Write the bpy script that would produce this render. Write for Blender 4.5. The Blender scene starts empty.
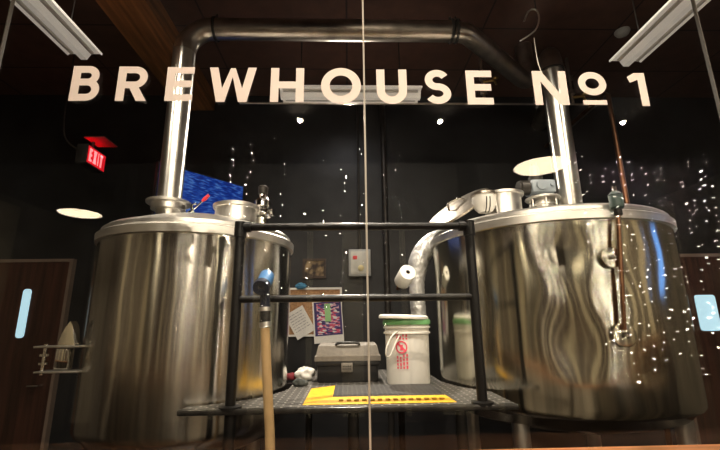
import bpy, bmesh, math, random
from mathutils import Vector, Matrix, noise
random.seed(7)
PI = math.pi
scene = bpy.context.scene
C = scene.collection

# ------------------------------------------------------------------ camera
F = 402.0
EYE = Vector((0, 0, 1.55))
PITCH, YAW, ROLL = math.radians(13.6), math.radians(1.8), math.radians(0.75)
RM = (Matrix.Rotation(-YAW, 3, 'Z') @ Matrix.Rotation(PI / 2 + PITCH, 3, 'X') @ Matrix.Rotation(-ROLL, 3, 'Z'))
cd = bpy.data.cameras.new('camera')
cam = bpy.data.objects.new('camera', cd)
C.objects.link(cam)
cam.location = EYE
cam.rotation_euler = RM.to_euler()
cd.sensor_width = 36.0
cd.lens = F / 720 * 36
cd.clip_start = 0.02
scene.camera = cam


def ray(px, py):
    return (RM @ Vector((px - 360, 225 - py, -F))).normalized()


def at(px, py, Y):
    """point of the plane y = Y seen at that place of the photograph"""
    d = ray(px, py)
    return EYE + d * (Y / d.y)


def at_z(px, py, z):
    d = ray(px, py)
    return EYE + d * ((z - EYE.z) / d.z)


def on_cyl(px, py, cx, cy, r):
    d = ray(px, py)
    a = d.x * d.x + d.y * d.y
    b = -(d.x * cx + d.y * cy)
    c = cx * cx + cy * cy - r * r
    q = b * b - a * c
    t = (-b - math.sqrt(max(q, 0))) / a
    return EYE + d * t


# ------------------------------------------------------------------ materials
def pmat(name, col, rough=0.5, metal=0.0, var=0.15, scale=9.0, bump=0.0, stretch=(1, 1, 1), emis=None, estr=0.0, rvar=0.0, coat=0.0, aniso=0.0, arot=0.25):
    m = bpy.data.materials.new(name)
    m.use_nodes = True
    nt = m.node_tree
    N, L = nt.nodes, nt.links
    b = N['Principled BSDF']
    tc = N.new('ShaderNodeTexCoord')
    mp = N.new('ShaderNodeMapping')
    mp.inputs['Scale'].default_value = stretch
    L.new(tc.outputs['Object'], mp.inputs['Vector'])
    nz = N.new('ShaderNodeTexNoise')
    nz.inputs['Scale'].default_value = scale
    nz.inputs['Detail'].default_value = 5
    L.new(mp.outputs['Vector'], nz.inputs['Vector'])
    rp = N.new('ShaderNodeValToRGB')
    c0 = [max(0, c * (1 - var)) for c in col] + [1]
    c1 = [min(1, c * (1 + var)) for c in col] + [1]
    rp.color_ramp.elements[0].color = c0
    rp.color_ramp.elements[1].color = c1
    rp.color_ramp.elements[0].position = 0.3
    rp.color_ramp.elements[1].position = 0.7
    L.new(nz.outputs['Fac'], rp.inputs['Fac'])
    L.new(rp.outputs['Color'], b.inputs['Base Color'])
    b.inputs['Roughness'].default_value = rough
    b.inputs['Metallic'].default_value = metal
    if coat:
        b.inputs['Coat Weight'].default_value = coat
    if aniso:
        tg = N.new('ShaderNodeTangent')
        tg.direction_type = 'RADIAL'
        tg.axis = 'Z'
        L.new(tg.outputs[0], b.inputs['Tangent'])
        b.inputs['Anisotropic'].default_value = aniso
        b.inputs['Anisotropic Rotation'].default_value = arot
    if rvar:
        mr = N.new('ShaderNodeMapRange')
        mr.inputs['To Min'].default_value = max(0.02, rough - rvar)
        mr.inputs['To Max'].default_value = rough + rvar
        L.new(nz.outputs['Fac'], mr.inputs['Value'])
        L.new(mr.outputs['Result'], b.inputs['Roughness'])
    if bump:
        bp = N.new('ShaderNodeBump')
        bp.inputs['Strength'].default_value = bump
        bp.inputs['Distance'].default_value = 0.01
        L.new(nz.outputs['Fac'], bp.inputs['Height'])
        L.new(bp.outputs['Normal'], b.inputs['Normal'])
    if emis:
        b.inputs['Emission Color'].default_value = (*emis, 1)
        b.inputs['Emission Strength'].default_value = estr
    return m


def tile_mat(name, col, line, sx, sy, rough=0.8):
    m = pmat(name, col, rough)
    nt = m.node_tree
    N, L = nt.nodes, nt.links
    b = N['Principled BSDF']
    src = b.inputs['Base Color'].links[0].from_socket
    tc = N.new('ShaderNodeTexCoord')
    br = N.new('ShaderNodeTexBrick')
    br.offset = 0
    br.inputs['Scale'].default_value = 1
    br.inputs['Brick Width'].default_value = sx
    br.inputs['Row Height'].default_value = sy
    br.inputs['Mortar Size'].default_value = 0.008
    br.inputs['Mortar'].default_value = (*line, 1)
    L.new(tc.outputs['Object'], br.inputs['Vector'])
    L.new(src, br.inputs['Color1'])
    L.new(src, br.inputs['Color2'])
    L.new(br.outputs['Color'], b.inputs['Base Color'])
    return m


def wood_mat(name, col, axis='Z', rough=0.5):
    st = {'X': (0.6, 9, 9), 'Y': (9, 0.6, 9), 'Z': (9, 9, 0.6)}[axis]
    return pmat(name, col, rough, var=0.45, scale=3, stretch=st, bump=0.05)


M = {}
M['steel'] = pmat('brushed_steel', (0.62, 0.60, 0.55), 0.19, 1.0, var=0.06, scale=6, stretch=(14, 14, 0.5), rvar=0.06, bump=0.006, aniso=0.85)
M['steel_dent'] = pmat('polished_dented_steel', (0.62, 0.60, 0.52), 0.14, 1.0, var=0.06, scale=5, stretch=(14, 14, 0.5), rvar=0.05, bump=0.004, aniso=0.6)
M['lid_steel'] = pmat('satin_lid_steel', (0.82, 0.80, 0.76), 0.40, 1.0, var=0.08, scale=12, rvar=0.1, bump=0.01)
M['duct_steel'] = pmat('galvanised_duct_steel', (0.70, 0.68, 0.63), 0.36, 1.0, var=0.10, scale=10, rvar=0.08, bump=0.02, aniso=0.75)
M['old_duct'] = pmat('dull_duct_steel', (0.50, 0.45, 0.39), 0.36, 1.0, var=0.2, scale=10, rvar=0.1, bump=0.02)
M['chrome'] = pmat('chrome', (0.78, 0.77, 0.74), 0.10, 1.0, var=0.05)
M['foil'] = pmat('crumpled_silver_foil', (0.80, 0.80, 0.79), 0.32, 0.55, var=0.1, scale=30, bump=1.0)
M['copper'] = pmat('aged_copper', (0.22, 0.12, 0.07), 0.38, 1.0, var=0.25, scale=14)
M['brass'] = pmat('brass', (0.55, 0.38, 0.14), 0.3, 1.0, var=0.2)
M['black_pipe'] = pmat('black_painted_pipe', (0.010, 0.0095, 0.009), 0.38, 0.0, var=0.3, scale=30, bump=0.05)
M['black_plastic'] = pmat('black_plastic', (0.02, 0.02, 0.021), 0.4, var=0.2)
M['dark_metal'] = pmat('dark_metal', (0.06, 0.055, 0.05), 0.45, 0.6, var=0.3)
M['edge_steel'] = pmat('dark_edge_steel', (0.055, 0.052, 0.048), 0.3, 0.4, var=0.3, scale=40, bump=0.05)
M['rubber'] = pmat('black_rubber', (0.03, 0.03, 0.03), 0.7, var=0.3, scale=60, bump=0.3)
M['white_plastic'] = pmat('white_plastic', (0.80, 0.78, 0.73), 0.38, var=0.04)
M['cream_plastic'] = pmat('cream_plastic', (0.78, 0.73, 0.62), 0.45, var=0.06)
M['green_plastic'] = pmat('green_plastic', (0.20, 0.46, 0.20), 0.4, var=0.12)
M['dark_green'] = pmat('grey_green_paint', (0.055, 0.085, 0.075), 0.45, var=0.2)
M['red_print'] = pmat('red_ink', (0.75, 0.10, 0.16), 0.5, var=0.1)
M['red_plastic'] = pmat('red_plastic', (0.75, 0.06, 0.08), 0.4, var=0.1)
M['yellow'] = pmat('yellow_rubber', (0.85, 0.50, 0.02), 0.5, var=0.12, scale=40, bump=0.15)
M['toolbox_grey'] = pmat('grey_toolbox_plastic', (0.20, 0.18, 0.155), 0.5, var=0.12, scale=50, bump=0.1)
M['blue_rubber'] = pmat('blue_rubber', (0.07, 0.20, 0.42), 0.45, var=0.15)
M['navy_rubber'] = pmat('navy_rubber', (0.014, 0.022, 0.05), 0.5, var=0.2)
M['hose'] = pmat('tan_rubber_hose', (0.60, 0.42, 0.22), 0.5, var=0.08, scale=20)
M['grey_paint'] = pmat('grey_enamel', (0.30, 0.34, 0.37), 0.42, var=0.1)
M['enclosure'] = pmat('light_grey_enclosure', (0.42, 0.43, 0.42), 0.5, var=0.08)
M['enclosure_face'] = pmat('white_enclosure_face', (0.62, 0.61, 0.56), 0.5, var=0.1, scale=16)
M['fixture'] = pmat('white_enamel_reflector', (0.78, 0.74, 0.68), 0.45, var=0.05, emis=(1.0, 0.93, 0.84), estr=0.20)  # glow added to the enamel so the unlit fixtures look brighter
M['tube'] = pmat('unlit_white_tube', (0.55, 0.52, 0.48), 0.35, var=0.04)
M['paper'] = pmat('white_paper', (0.80, 0.78, 0.74), 0.8, var=0.04)
M['ink'] = pmat('dark_ink', (0.12, 0.11, 0.13), 0.8)
M['cork'] = pmat('cork', (0.42, 0.25, 0.13), 0.9, var=0.3, scale=60, bump=0.2)
M['frame_dark'] = wood_mat('dark_frame_wood', (0.05, 0.028, 0.018), 'X')
M['vinyl'] = pmat('cream_vinyl', (0.82, 0.715, 0.66), 0.6, var=0.02)
M['silicone'] = pmat('grey_silicone', (0.50, 0.46, 0.40), 0.5, var=0.1)
M['dark_silicone'] = pmat('dark_grey_silicone', (0.10, 0.085, 0.07), 0.5, var=0.1)
M['maroon'] = pmat('maroon_paint', (0.25, 0.04, 0.04), 0.6)  # red glow of the exit sign put into the plate colour
M['back_wall'] = pmat('dark_slate_wall', (0.021, 0.022, 0.024), 0.5, var=0.35, scale=3, bump=0.1)
M['side_wall'] = pmat('dark_side_wall', (0.022, 0.018, 0.016), 0.7, var=0.3, scale=3)
M['tan_wall'] = pmat('tan_grey_wall', (0.30, 0.255, 0.20), 0.8, var=0.2, scale=2)
M['ceiling'] = tile_mat('dark_red_brown_ceiling_tile', (0.085, 0.040, 0.027), (0.02, 0.01, 0.008), 1.2, 0.6)
M['floor'] = pmat('dark_wet_concrete', (0.05, 0.035, 0.028), 0.35, var=0.3, scale=4, bump=0.1)
M['beam'] = wood_mat('warm_brown_beam', (0.24, 0.105, 0.035), 'Y')
M['sill'] = wood_mat('orange_varnished_sill', (0.58, 0.27, 0.12), 'X', 0.35)
M['door_wood'] = wood_mat('red_brown_door_wood', (0.075, 0.03, 0.018), 'Z')
M['door_trim'] = pmat('pale_door_trim', (0.26, 0.20, 0.16), 0.5, var=0.1)
M['bar_wall'] = wood_mat('bar_wall_wood', (0.10, 0.065, 0.045), 'Z')
M['knee_wall'] = pmat('tan_painted_wall', (0.45, 0.38, 0.29), 0.7, var=0.7, scale=3, stretch=(1.6, 0.2, 0.03))
M['bar_panel'] = pmat('cream_plaster', (0.80, 0.70, 0.50), 0.8, var=0.08, scale=2)  # unseen panels added as bright strips for the tanks to mirror
M['bar_ceiling'] = pmat('bar_ceiling_dark', (0.035, 0.022, 0.016), 0.9, var=0.2)
M['bar_floor'] = wood_mat('bar_floor_wood', (0.045, 0.026, 0.018), 'Y')
M['lamp_glow'] = pmat('lamp_diffuser', (0.9, 0.85, 0.7), 0.6, emis=(1.0, 0.84, 0.58), estr=26.0, var=0.02)
M['spot_glow'] = pmat('downlight_lens', (0.9, 0.85, 0.7), 0.6, emis=(1.0, 0.86, 0.68), estr=80.0, var=0.02)
M['led'] = pmat('led', (0.9, 0.85, 0.75), 0.5, emis=(1.0, 0.90, 0.75), estr=210.0, var=0.02)
M['daylight'] = pmat('pale_blue_window_glass', (0.5, 0.7, 0.8), 0.3, emis=(0.55, 0.83, 0.95), estr=0.75, var=0.03)
M['street'] = pmat('dusk_window_glass', (0.2, 0.4, 0.7), 0.3, emis=(0.16, 0.38, 0.95), estr=1.6, var=0.05)  # unseen blue screen on the side wall, added for blue tank streaks
M['street_warm'] = pmat('lit_glass_panel', (0.8, 0.7, 0.4), 0.4, emis=(1.0, 0.86, 0.52), estr=1.2, var=0.1)
M['exit_face'] = pmat('exit_red_glow', (0.5, 0.02, 0.03), 0.5, emis=(1.0, 0.02, 0.04), estr=0.55)
M['exit_text'] = pmat('exit_letter_glow', (0.9, 0.5, 0.5), 0.5, emis=(1.0, 0.28, 0.30), estr=1.1)
M['exit_lamp'] = pmat('red_lamp_strip', (0.6, 0.02, 0.03), 0.5, emis=(1.0, 0.01, 0.03), estr=9.0)


def screen_mat():
    m = bpy.data.materials.new('blue_screen')
    m.use_nodes = True
    N, L = m.node_tree.nodes, m.node_tree.links
    b = N['Principled BSDF']
    b.inputs['Base Color'].default_value = (0.01, 0.01, 0.02, 1)
    b.inputs['Roughness'].default_value = 0.3
    tc = N.new('ShaderNodeTexCoord')
    mp = N.new('ShaderNodeMapping')
    mp.inputs['Scale'].default_value = (9, 9, 45)
    nz = N.new('ShaderNodeTexNoise')
    nz.inputs['Scale'].default_value = 1.6
    nz.inputs['Detail'].default_value = 4
    rp = N.new('ShaderNodeValToRGB')
    e = rp.color_ramp.elements
    e[0].position, e[0].color = 0.40, (0.008, 0.045, 0.34, 1)
    e[1].position, e[1].color = 0.66, (0.16, 0.36, 0.85, 1)
    k = e.new(0.53)
    k.color = (0.02, 0.11, 0.58, 1)
    L.new(tc.outputs['Object'], mp.inputs['Vector'])
    L.new(mp.outputs['Vector'], nz.inputs['Vector'])
    L.new(nz.outputs['Fac'], rp.inputs['Fac'])
    L.new(rp.outputs['Color'], b.inputs['Emission Color'])
    b.inputs['Emission Strength'].default_value = 0.5
    return m


M['screen'] = screen_mat()


def glass_mat():
    m = bpy.data.materials.new('clear_window_glass')
    m.use_nodes = True
    N, L = m.node_tree.nodes, m.node_tree.links
    N.remove(N['Principled BSDF'])
    out = N['Material Output']
    t = N.new('ShaderNodeBsdfTransparent')
    t.inputs['Color'].default_value = (0.975, 0.975, 0.97, 1)
    g = N.new('ShaderNodeBsdfGlossy')
    g.inputs['Roughness'].default_value = 0.0
    g.inputs['Color'].default_value = (1, 1, 1, 1)
    lw = N.new('ShaderNodeLayerWeight')          # same reflectance from either side
    pw = N.new('ShaderNodeMath')
    pw.operation = 'POWER'
    pw.inputs[1].default_value = 5
    L.new(lw.outputs['Facing'], pw.inputs[0])
    ml = N.new('ShaderNodeMath')
    ml.operation = 'MULTIPLY_ADD'
    ml.inputs[1].default_value = 0.9
    ml.inputs[2].default_value = 0.022
    L.new(pw.outputs[0], ml.inputs[0])
    mx = N.new('ShaderNodeMixShader')
    L.new(ml.outputs[0], mx.inputs[0])
    L.new(t.outputs[0], mx.inputs[1])
    L.new(g.outputs[0], mx.inputs[2])
    L.new(mx.outputs[0], out.inputs[0])
    return m


M['glass'] = glass_mat()


def grate_mat():
    m = pmat('open_bar_grating', (0.10, 0.10, 0.10), 0.5, 0.6, var=0.3, scale=20)
    N, L = m.node_tree.nodes, m.node_tree.links
    b = N['Principled BSDF']
    tc = N.new('ShaderNodeTexCoord')
    ck = N.new('ShaderNodeTexBrick')
    ck.inputs['Scale'].default_value = 1
    ck.inputs['Brick Width'].default_value = 0.075
    ck.inputs['Row Height'].default_value = 0.028
    ck.inputs['Mortar Size'].default_value = 0.005
    ck.inputs['Color1'].default_value = (0.008, 0.008, 0.008, 1)
    ck.inputs['Color2'].default_value = (0.03, 0.03, 0.03, 1)
    ck.inputs['Mortar'].default_value = (0.38, 0.36, 0.33, 1)
    L.new(tc.outputs['Object'], ck.inputs['Vector'])
    L.new(ck.outputs['Color'], b.inputs['Base Color'])
    return m


M['grate'] = grate_mat()


def ridge_mat():
    m = pmat('ridged_black_mat', (0.045, 0.043, 0.04), 0.6, var=0.2, scale=30)
    N, L = m.node_tree.nodes, m.node_tree.links
    b = N['Principled BSDF']
    tc = N.new('ShaderNodeTexCoord')
    ck = N.new('ShaderNodeTexBrick')
    ck.inputs['Scale'].default_value = 1
    ck.inputs['Brick Width'].default_value = 0.05
    ck.inputs['Row Height'].default_value = 0.022
    ck.inputs['Mortar Size'].default_value = 0.004
    ck.inputs['Color1'].default_value = (0.010, 0.010, 0.010, 1)
    ck.inputs['Color2'].default_value = (0.022, 0.021, 0.02, 1)
    ck.inputs['Mortar'].default_value = (0.12, 0.115, 0.11, 1)
    L.new(tc.outputs['Object'], ck.inputs['Vector'])
    L.new(ck.outputs['Color'], b.inputs['Base Color'])
    return m


M['ridges'] = ridge_mat()


def poster_mat():
    """small rows of pink, white and violet blocks"""
    m = pmat('poster_print', (0.7, 0.4, 0.5), 0.7)
    N, L = m.node_tree.nodes, m.node_tree.links
    b = N['Principled BSDF']
    tc = N.new('ShaderNodeTexCoord')
    mp = N.new('ShaderNodeMapping')
    mp.inputs['Scale'].default_value = (34, 1, 85)
    vo = N.new('ShaderNodeTexVoronoi')
    vo.inputs['Scale'].default_value = 1.0
    rp = N.new('ShaderNodeValToRGB')
    rp.color_ramp.interpolation = 'CONSTANT'
    e = rp.color_ramp.elements
    e[0].color = (0.05, 0.04, 0.14, 1)
    e[1].position, e[1].color = 0.75, (0.75, 0.72, 0.72, 1)
    for p, c in ((0.25, (0.62, 0.12, 0.20, 1)), (0.45, (0.72, 0.45, 0.52, 1)), (0.6, (0.12, 0.08, 0.25, 1))):
        k = e.new(p)
        k.color = c
    L.new(tc.outputs['Object'], mp.inputs['Vector'])
    L.new(mp.outputs['Vector'], vo.inputs['Vector'])
    L.new(vo.outputs['Color'], rp.inputs['Fac'])
    L.new(rp.outputs['Color'], b.inputs['Base Color'])
    return m


M['poster'] = poster_mat()


def photo_mat():
    m = pmat('brown_picture_print', (0.1, 0.06, 0.03), 0.5)
    N, L = m.node_tree.nodes, m.node_tree.links
    b = N['Principled BSDF']
    rp = b.inputs['Base Color'].links[0].from_node
    nz = rp.inputs['Fac'].links[0].from_node
    nz.inputs['Scale'].default_value = 12
    e = rp.color_ramp.elements
    e[0].position, e[0].color = 0.45, (0.035, 0.018, 0.010, 1)
    e[1].position, e[1].color = 0.66, (0.48, 0.34, 0.17, 1)
    return m


M['photo'] = photo_mat()


# ------------------------------------------------------------------ mesh helpers
class MB:
    def __init__(self):
        self.bm = bmesh.new()

    def box(self, lo, hi, bevel=0.0, rot=None, piv=None):
        lo, hi = Vector(lo), Vector(hi)
        c, s = (lo + hi) / 2, hi - lo
        r = bmesh.ops.create_cube(self.bm, size=1)
        vs = r['verts']
        for v in vs:
            v.co = Vector((v.co.x * s.x, v.co.y * s.y, v.co.z * s.z)) + c
        if bevel:
            es = list({e for v in vs for e in v.link_edges})
            rr = bmesh.ops.bevel(self.bm, geom=es, offset=bevel, segments=2, affect='EDGES', profile=0.5)
            vs = list({v for f in rr['faces'] for v in f.verts} | {v for v in vs if v.is_valid})
        if rot is not None:
            p = Vector(piv) if piv is not None else c
            for v in vs:
                v.co = rot @ (v.co - p) + p
        return self

    def tube(self, pts, r, seg=16, caps=True):
        """tube along a polyline; r a number or one per point"""
        pts = [Vector(p) for p in pts]
        n = len(pts)
        rs = r if isinstance(r, (list, tuple)) else [r] * n
        t0 = (pts[1] - pts[0]).normalized()
        ref = Vector((0, 0, 1)) if abs(t0.z) < 0.9 else Vector((1, 0, 0))
        u = t0.cross(ref).normalized()
        rings = []
        for i in range(n):
            t = (pts[min(i + 1, n - 1)] - pts[max(i - 1, 0)])
            if t.length < 1e-9:
                t = t0
            t = t.normalized()
            u = u - t * u.dot(t)
            u = u.normalized() if u.length > 1e-6 else t.orthogonal().normalized()
            w = t.cross(u)
            rings.append([self.bm.verts.new(pts[i] + (u * math.cos(2 * PI * k / seg) + w * math.sin(2 * PI * k / seg)) * rs[i]) for k in range(seg)])
        for a, b in zip(rings, rings[1:]):
            for k in range(seg):
                self.bm.faces.new((a[k], a[(k + 1) % seg], b[(k + 1) % seg], b[k]))
        if caps:
            self.bm.faces.new(rings[0][::-1])
            self.bm.faces.new(rings[-1])
        return self

    def lathe(self, prof, c=(0, 0, 0), axis=None, seg=48, warp=None):
        """profile [(radius, height)] turned about an axis through c"""
        c = Vector(c)
        ax = Vector(axis).normalized() if axis is not None else Vector((0, 0, 1))
        u = ax.orthogonal().normalized() if axis is not None else Vector((1, 0, 0))
        w = ax.cross(u)
        rings = []
        for r, h in prof:
            if r < 1e-6:
                rings.append([self.bm.verts.new(c + ax * h)])
                continue
            ring = []
            for k in range(seg):
                a = 2 * PI * k / seg
                rr = r + (warp(a, h) if warp else 0)
                ring.append(self.bm.verts.new(c + ax * h + (u * math.cos(a) + w * math.sin(a)) * rr))
            rings.append(ring)
        for a, b in zip(rings, rings[1:]):
            for k in range(seg):
                k2 = (k + 1) % seg
                if len(a) == 1 and len(b) > 1:
                    self.bm.faces.new((a[0], b[k2], b[k]))
                elif len(b) == 1 and len(a) > 1:
                    self.bm.faces.new((a[k], a[k2], b[0]))
                elif len(a) > 1:
                    self.bm.faces.new((a[k], a[k2], b[k2], b[k]))
        return self

    def poly(self, pts):
        self.bm.faces.new([self.bm.verts.new(Vector(p)) for p in pts])
        return self

    def prism(self, pts, d):
        """polygon pushed along d"""
        d = Vector(d)
        a = [self.bm.verts.new(Vector(p)) for p in pts]
        b = [self.bm.verts.new(Vector(p) + d) for p in pts]
        self.bm.faces.new(a)
        self.bm.faces.new(b[::-1])
        n = len(a)
        for i in range(n):
            self.bm.faces.new((a[i], b[i], b[(i + 1) % n], a[(i + 1) % n]))
        return self

    def ball(self, c, r, sub=2, sc=(1, 1, 1), amp=0.0, fr=8.0):
        rr = bmesh.ops.create_icosphere(self.bm, subdivisions=sub, radius=1)
        for v in rr['verts']:
            k = 1 + (amp * noise.noise(v.co * fr * 0.3 + Vector(c) * 7) if amp else 0)
            v.co = Vector((v.co.x * sc[0], v.co.y * sc[1], v.co.z * sc[2])) * (r * k) + Vector(c)
        return self

    def build(self, name, mat, parent=None, loc=None, smooth=True):
        bm = self.bm
        bmesh.ops.recalc_face_normals(bm, faces=bm.faces)
        off = Vector((0, 0, 0))
        p = parent
        while p is not None:
            off += p.location
            p = p.parent
        if loc is not None:
            loc = Vector(loc)
            off = off + loc
        for v in bm.verts:
            v.co -= off
        me = bpy.data.meshes.new(name)
        bm.to_mesh(me)
        bm.free()
        me.materials.append(mat if not isinstance(mat, str) else M[mat])
        if smooth:
            for f in me.polygons:
                f.use_smooth = True
            me.set_sharp_from_angle(angle=math.radians(38))
        o = bpy.data.objects.new(name, me)
        if loc is not None:
            o.location = loc
        o.parent = parent
        C.objects.link(o)
        return o


def tag(o, label=None, cat=None, group=None, kind=None):
    for k, v in (('label', label), ('category', cat), ('group', group), ('kind', kind)):
        if v:
            o[k] = v
    return o


def thing(name, label, cat, loc, group=None):
    o = bpy.data.objects.new(name, None)
    o.empty_display_size = 0.05
    o.location = Vector(loc)
    C.objects.link(o)
    return tag(o, label, cat, group)


def dup(root, loc, label=None, rotz=None):
    r = root.copy()
    C.objects.link(r)
    r.location = Vector(loc)
    if rotz is not None:
        r.rotation_euler.z = rotz
    if label:
        r['label'] = label
    for ch in list(root.children):
        c = ch.copy()
        C.objects.link(c)
        c.parent = r
        for g in list(ch.children):
            d = g.copy()
            C.objects.link(d)
            d.parent = c
    return r


def struct(name, mb, mat, parent=None, smooth=False):
    o = mb.build(name, mat, parent, smooth=smooth)
    if parent is None:
        o['kind'] = 'structure'
    return o


def arc(c, r, a0, a1, n, u, v):
    c, u, v = Vector(c), Vector(u), Vector(v)
    return [c + (u * math.cos(a0 + (a1 - a0) * i / n) + v * math.sin(a0 + (a1 - a0) * i / n)) * r for i in range(n + 1)]


def smoothline(pts, n=8):
    """Catmull-Rom through the points"""
    P = [Vector(p) for p in pts]
    P = [P[0] * 2 - P[1]] + P + [P[-1] * 2 - P[-2]]
    out = []
    for i in range(1, len(P) - 2):
        for k in range(n):
            t = k / n
            a, b, c, d = P[i - 1:i + 3]
            out.append(0.5 * ((2 * b) + (c - a) * t + (2 * a - 5 * b + 4 * c - d) * t * t + (3 * b - a - 3 * c + d) * t ** 3))
    out.append(P[-2])
    return out


# ------------------------------------------------------------------ setting
GY = 1.20                    # the glass
BY = 4.10                    # brewhouse back wall
ZC, ZB = 4.05, 3.20          # brewhouse ceiling, bar ceiling
SILL = at(600, 446.5, GY + 0.006).z
XW = 4.4
struct('floor', MB().box((-XW, -4.5, -0.1), (XW, BY, 0)), 'floor')
struct('ceiling', MB().box((-XW, GY + 0.1, ZC), (XW, BY, ZC + 0.1)), 'ceiling')
struct('ceiling_bar', MB().box((-XW, -4.5, ZB), (XW, GY - 0.1, ZB + 0.1)), 'bar_ceiling')
struct('wall_back', MB().box((-XW, BY, 0), (XW, BY + 0.1, ZC)), 'back_wall')
struct('wall_left', MB().box((-XW - 0.1, -4.5, 0), (-XW, BY, ZC)), 'tan_wall')
struct('wall_right', MB().box((XW, -4.5, 0), (XW + 0.1, BY, ZC)), 'tan_wall')
struct('wall_front', MB().box((-XW, -4.6, 0), (XW, -4.5, ZC)), 'bar_wall')
struct('wall_upper', MB().box((-XW, GY - 0.1, ZB), (XW, GY + 0.1, ZC + 0.1)), 'side_wall')
struct('wall_lower', MB().box((-XW, GY - 0.08, 0), (XW, GY + 0.03, SILL - 0.04)), 'knee_wall')
struct('trim_1', MB().box((-XW, GY - 0.16, SILL - 0.04), (XW, GY + 0.006, SILL), 0.003), 'sill')
# unseen cream panels and a blue screen, added for streaks in the tanks
k_ = 10
for x0, x1, m, z0, z1 in ((-4.3, -4.0, 'bar_panel', 0.1, 3.1), (-2.9, -2.65, 'bar_panel', 0.1, 3.1), (-2.2, -2.12, 'bar_panel', 0.1, 3.1), (-1.6, -1.3, 'bar_panel', 0.1, 3.1), (-0.7, -0.6, 'bar_panel', 0.1, 3.1), (-0.1, 0.25, 'bar_panel', 0.1, 3.1),
                      (0.9, 1.0, 'bar_panel', 0.1, 3.1), (1.5, 2.0, 'bar_panel', 0.1, 3.1), (2.4, 2.5, 'bar_panel', 0.1, 3.1), (2.9, 3.3, 'bar_panel', 0.1, 3.1), (3.8, 4.1, 'bar_panel', 0.1, 3.1)):
    struct('trim_%d' % k_, MB().box((x0, -4.5, z0), (x1, -4.46, z1)), m)
    k_ += 1
for sx, y0, y1, m, z0, z1 in ((-1, -2.9, -2.3, 'bar_panel', 0.1, 3.1), (-1, -0.9, -0.75, 'bar_panel', 0.1, 3.1), (-1, 0.25, 0.6, 'bar_panel', 0.1, 3.1), (1, -3.2, -2.7, 'bar_panel', 0.1, 3.1), (1, -1.9, -1.4, 'bar_panel', 0.1, 3.1), (1, -0.75, -0.55, 'bar_panel', 0.1, 3.1), (1, 0.1, 0.55, 'bar_panel', 0.1, 3.1),
                          (1, 1.5, 1.82, 'street', 1.85, 2.55)):
    struct('trim_%d' % k_, MB().box((sx * XW - 0.03, y0, z0), (sx * XW + 0.03, y1, z1)), m)
    k_ += 1
# glass panes: butt-jointed, about 1.2 m each
seams = [at(6.5, 30, GY).x, at(366.5, 225, GY).x, at(700, 30, GY).x]
xs = [-XW] + seams + [XW]
for i in range(4):
    w = MB().box((xs[i] + 0.002, GY - 0.004, SILL - 0.002), (xs[i + 1] - 0.002, GY + 0.004, ZB)).build('window_%d' % (i + 1), 'glass', smooth=False)
    w['kind'] = 'structure'
for i, x in enumerate(seams):
    hw = 0.0028 if i == 1 else 0.0018
    struct('trim_%d' % (i + 2), MB().box((x - hw, GY - 0.006, SILL), (x + hw, GY + 0.006, ZB)), 'silicone' if i == 1 else 'dark_silicone')

# back-wall doors with slim vision panes
for i, (pl, pt, pr, pb, hinge) in enumerate(((24, 289, 32, 338, -1), (694, 295, 714, 331, 1))):
    a, b = at(pl, pt, BY - 0.05), at(pr, pt, BY - 0.05)
    zt, zb = a.z, at(pl, pb, BY - 0.05).z
    x0, x1 = a.x, b.x
    if i == 0:
        dl, dr = x0 - 0.62, at(70, 264, BY - 0.05).x
    else:
        dl, dr = at(666, 264, BY - 0.05).x, x1 + 0.45
    ztop = at(52, 262, BY - 0.05).z
    d = MB().box((dl, BY - 0.045, 0.01), (dr, BY - 0.001, ztop)).build('door_%d' % (i + 1), 'door_wood', smooth=False)
    d['kind'] = 'structure'
    fr = MB()
    for lo, hi in (((dl - 0.03, BY - 0.06, 0.01), (dl, BY - 0.001, ztop + 0.03)), ((dr, BY - 0.06, 0.01), (dr + 0.03, BY - 0.001, ztop + 0.03)), ((dl, BY - 0.06, ztop), (dr, BY - 0.001, ztop + 0.03))):
        fr.box(lo, hi)
    fr.build('door_frame', 'door_trim', d, smooth=False)
    r = 0.03
    pts = []
    for (cx, cz, a0) in ((x1 - r, zt - r, 0), (x0 + r, zt - r, 90), (x0 + r, zb + r, 180), (x1 - r, zb + r, 270)):
        for k in range(5):
            t = math.radians(a0 + 90 * k / 4)
            pts.append((cx + r * math.cos(t), BY - 0.056, cz + r * math.sin(t)))
    MB().prism(pts, (0, 0.012, 0)).build('vision_pane', 'daylight', d, smooth=False)
    hx = dr - 0.08 if i == 0 else dl + 0.08
    MB().tube([(hx, BY - 0.05, 1.02), (hx, BY - 0.10, 1.02), (hx + (-0.1 if i == 0 else 0.1), BY - 0.10, 1.02)], 0.01).build('door_handle', 'chrome', d)

# ceiling beam, running from the glass to the back wall
zbm = 3.86
p1 = at_z(95, 0, zbm)
p2 = at_z(146, 2, zbm)
struct('beam', MB().box((p1.x, GY + 0.11, zbm), (p2.x, BY - 0.01, ZC - 0.005)), 'beam')

# ------------------------------------------------------------------ window lettering
LW = 0.215


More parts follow.
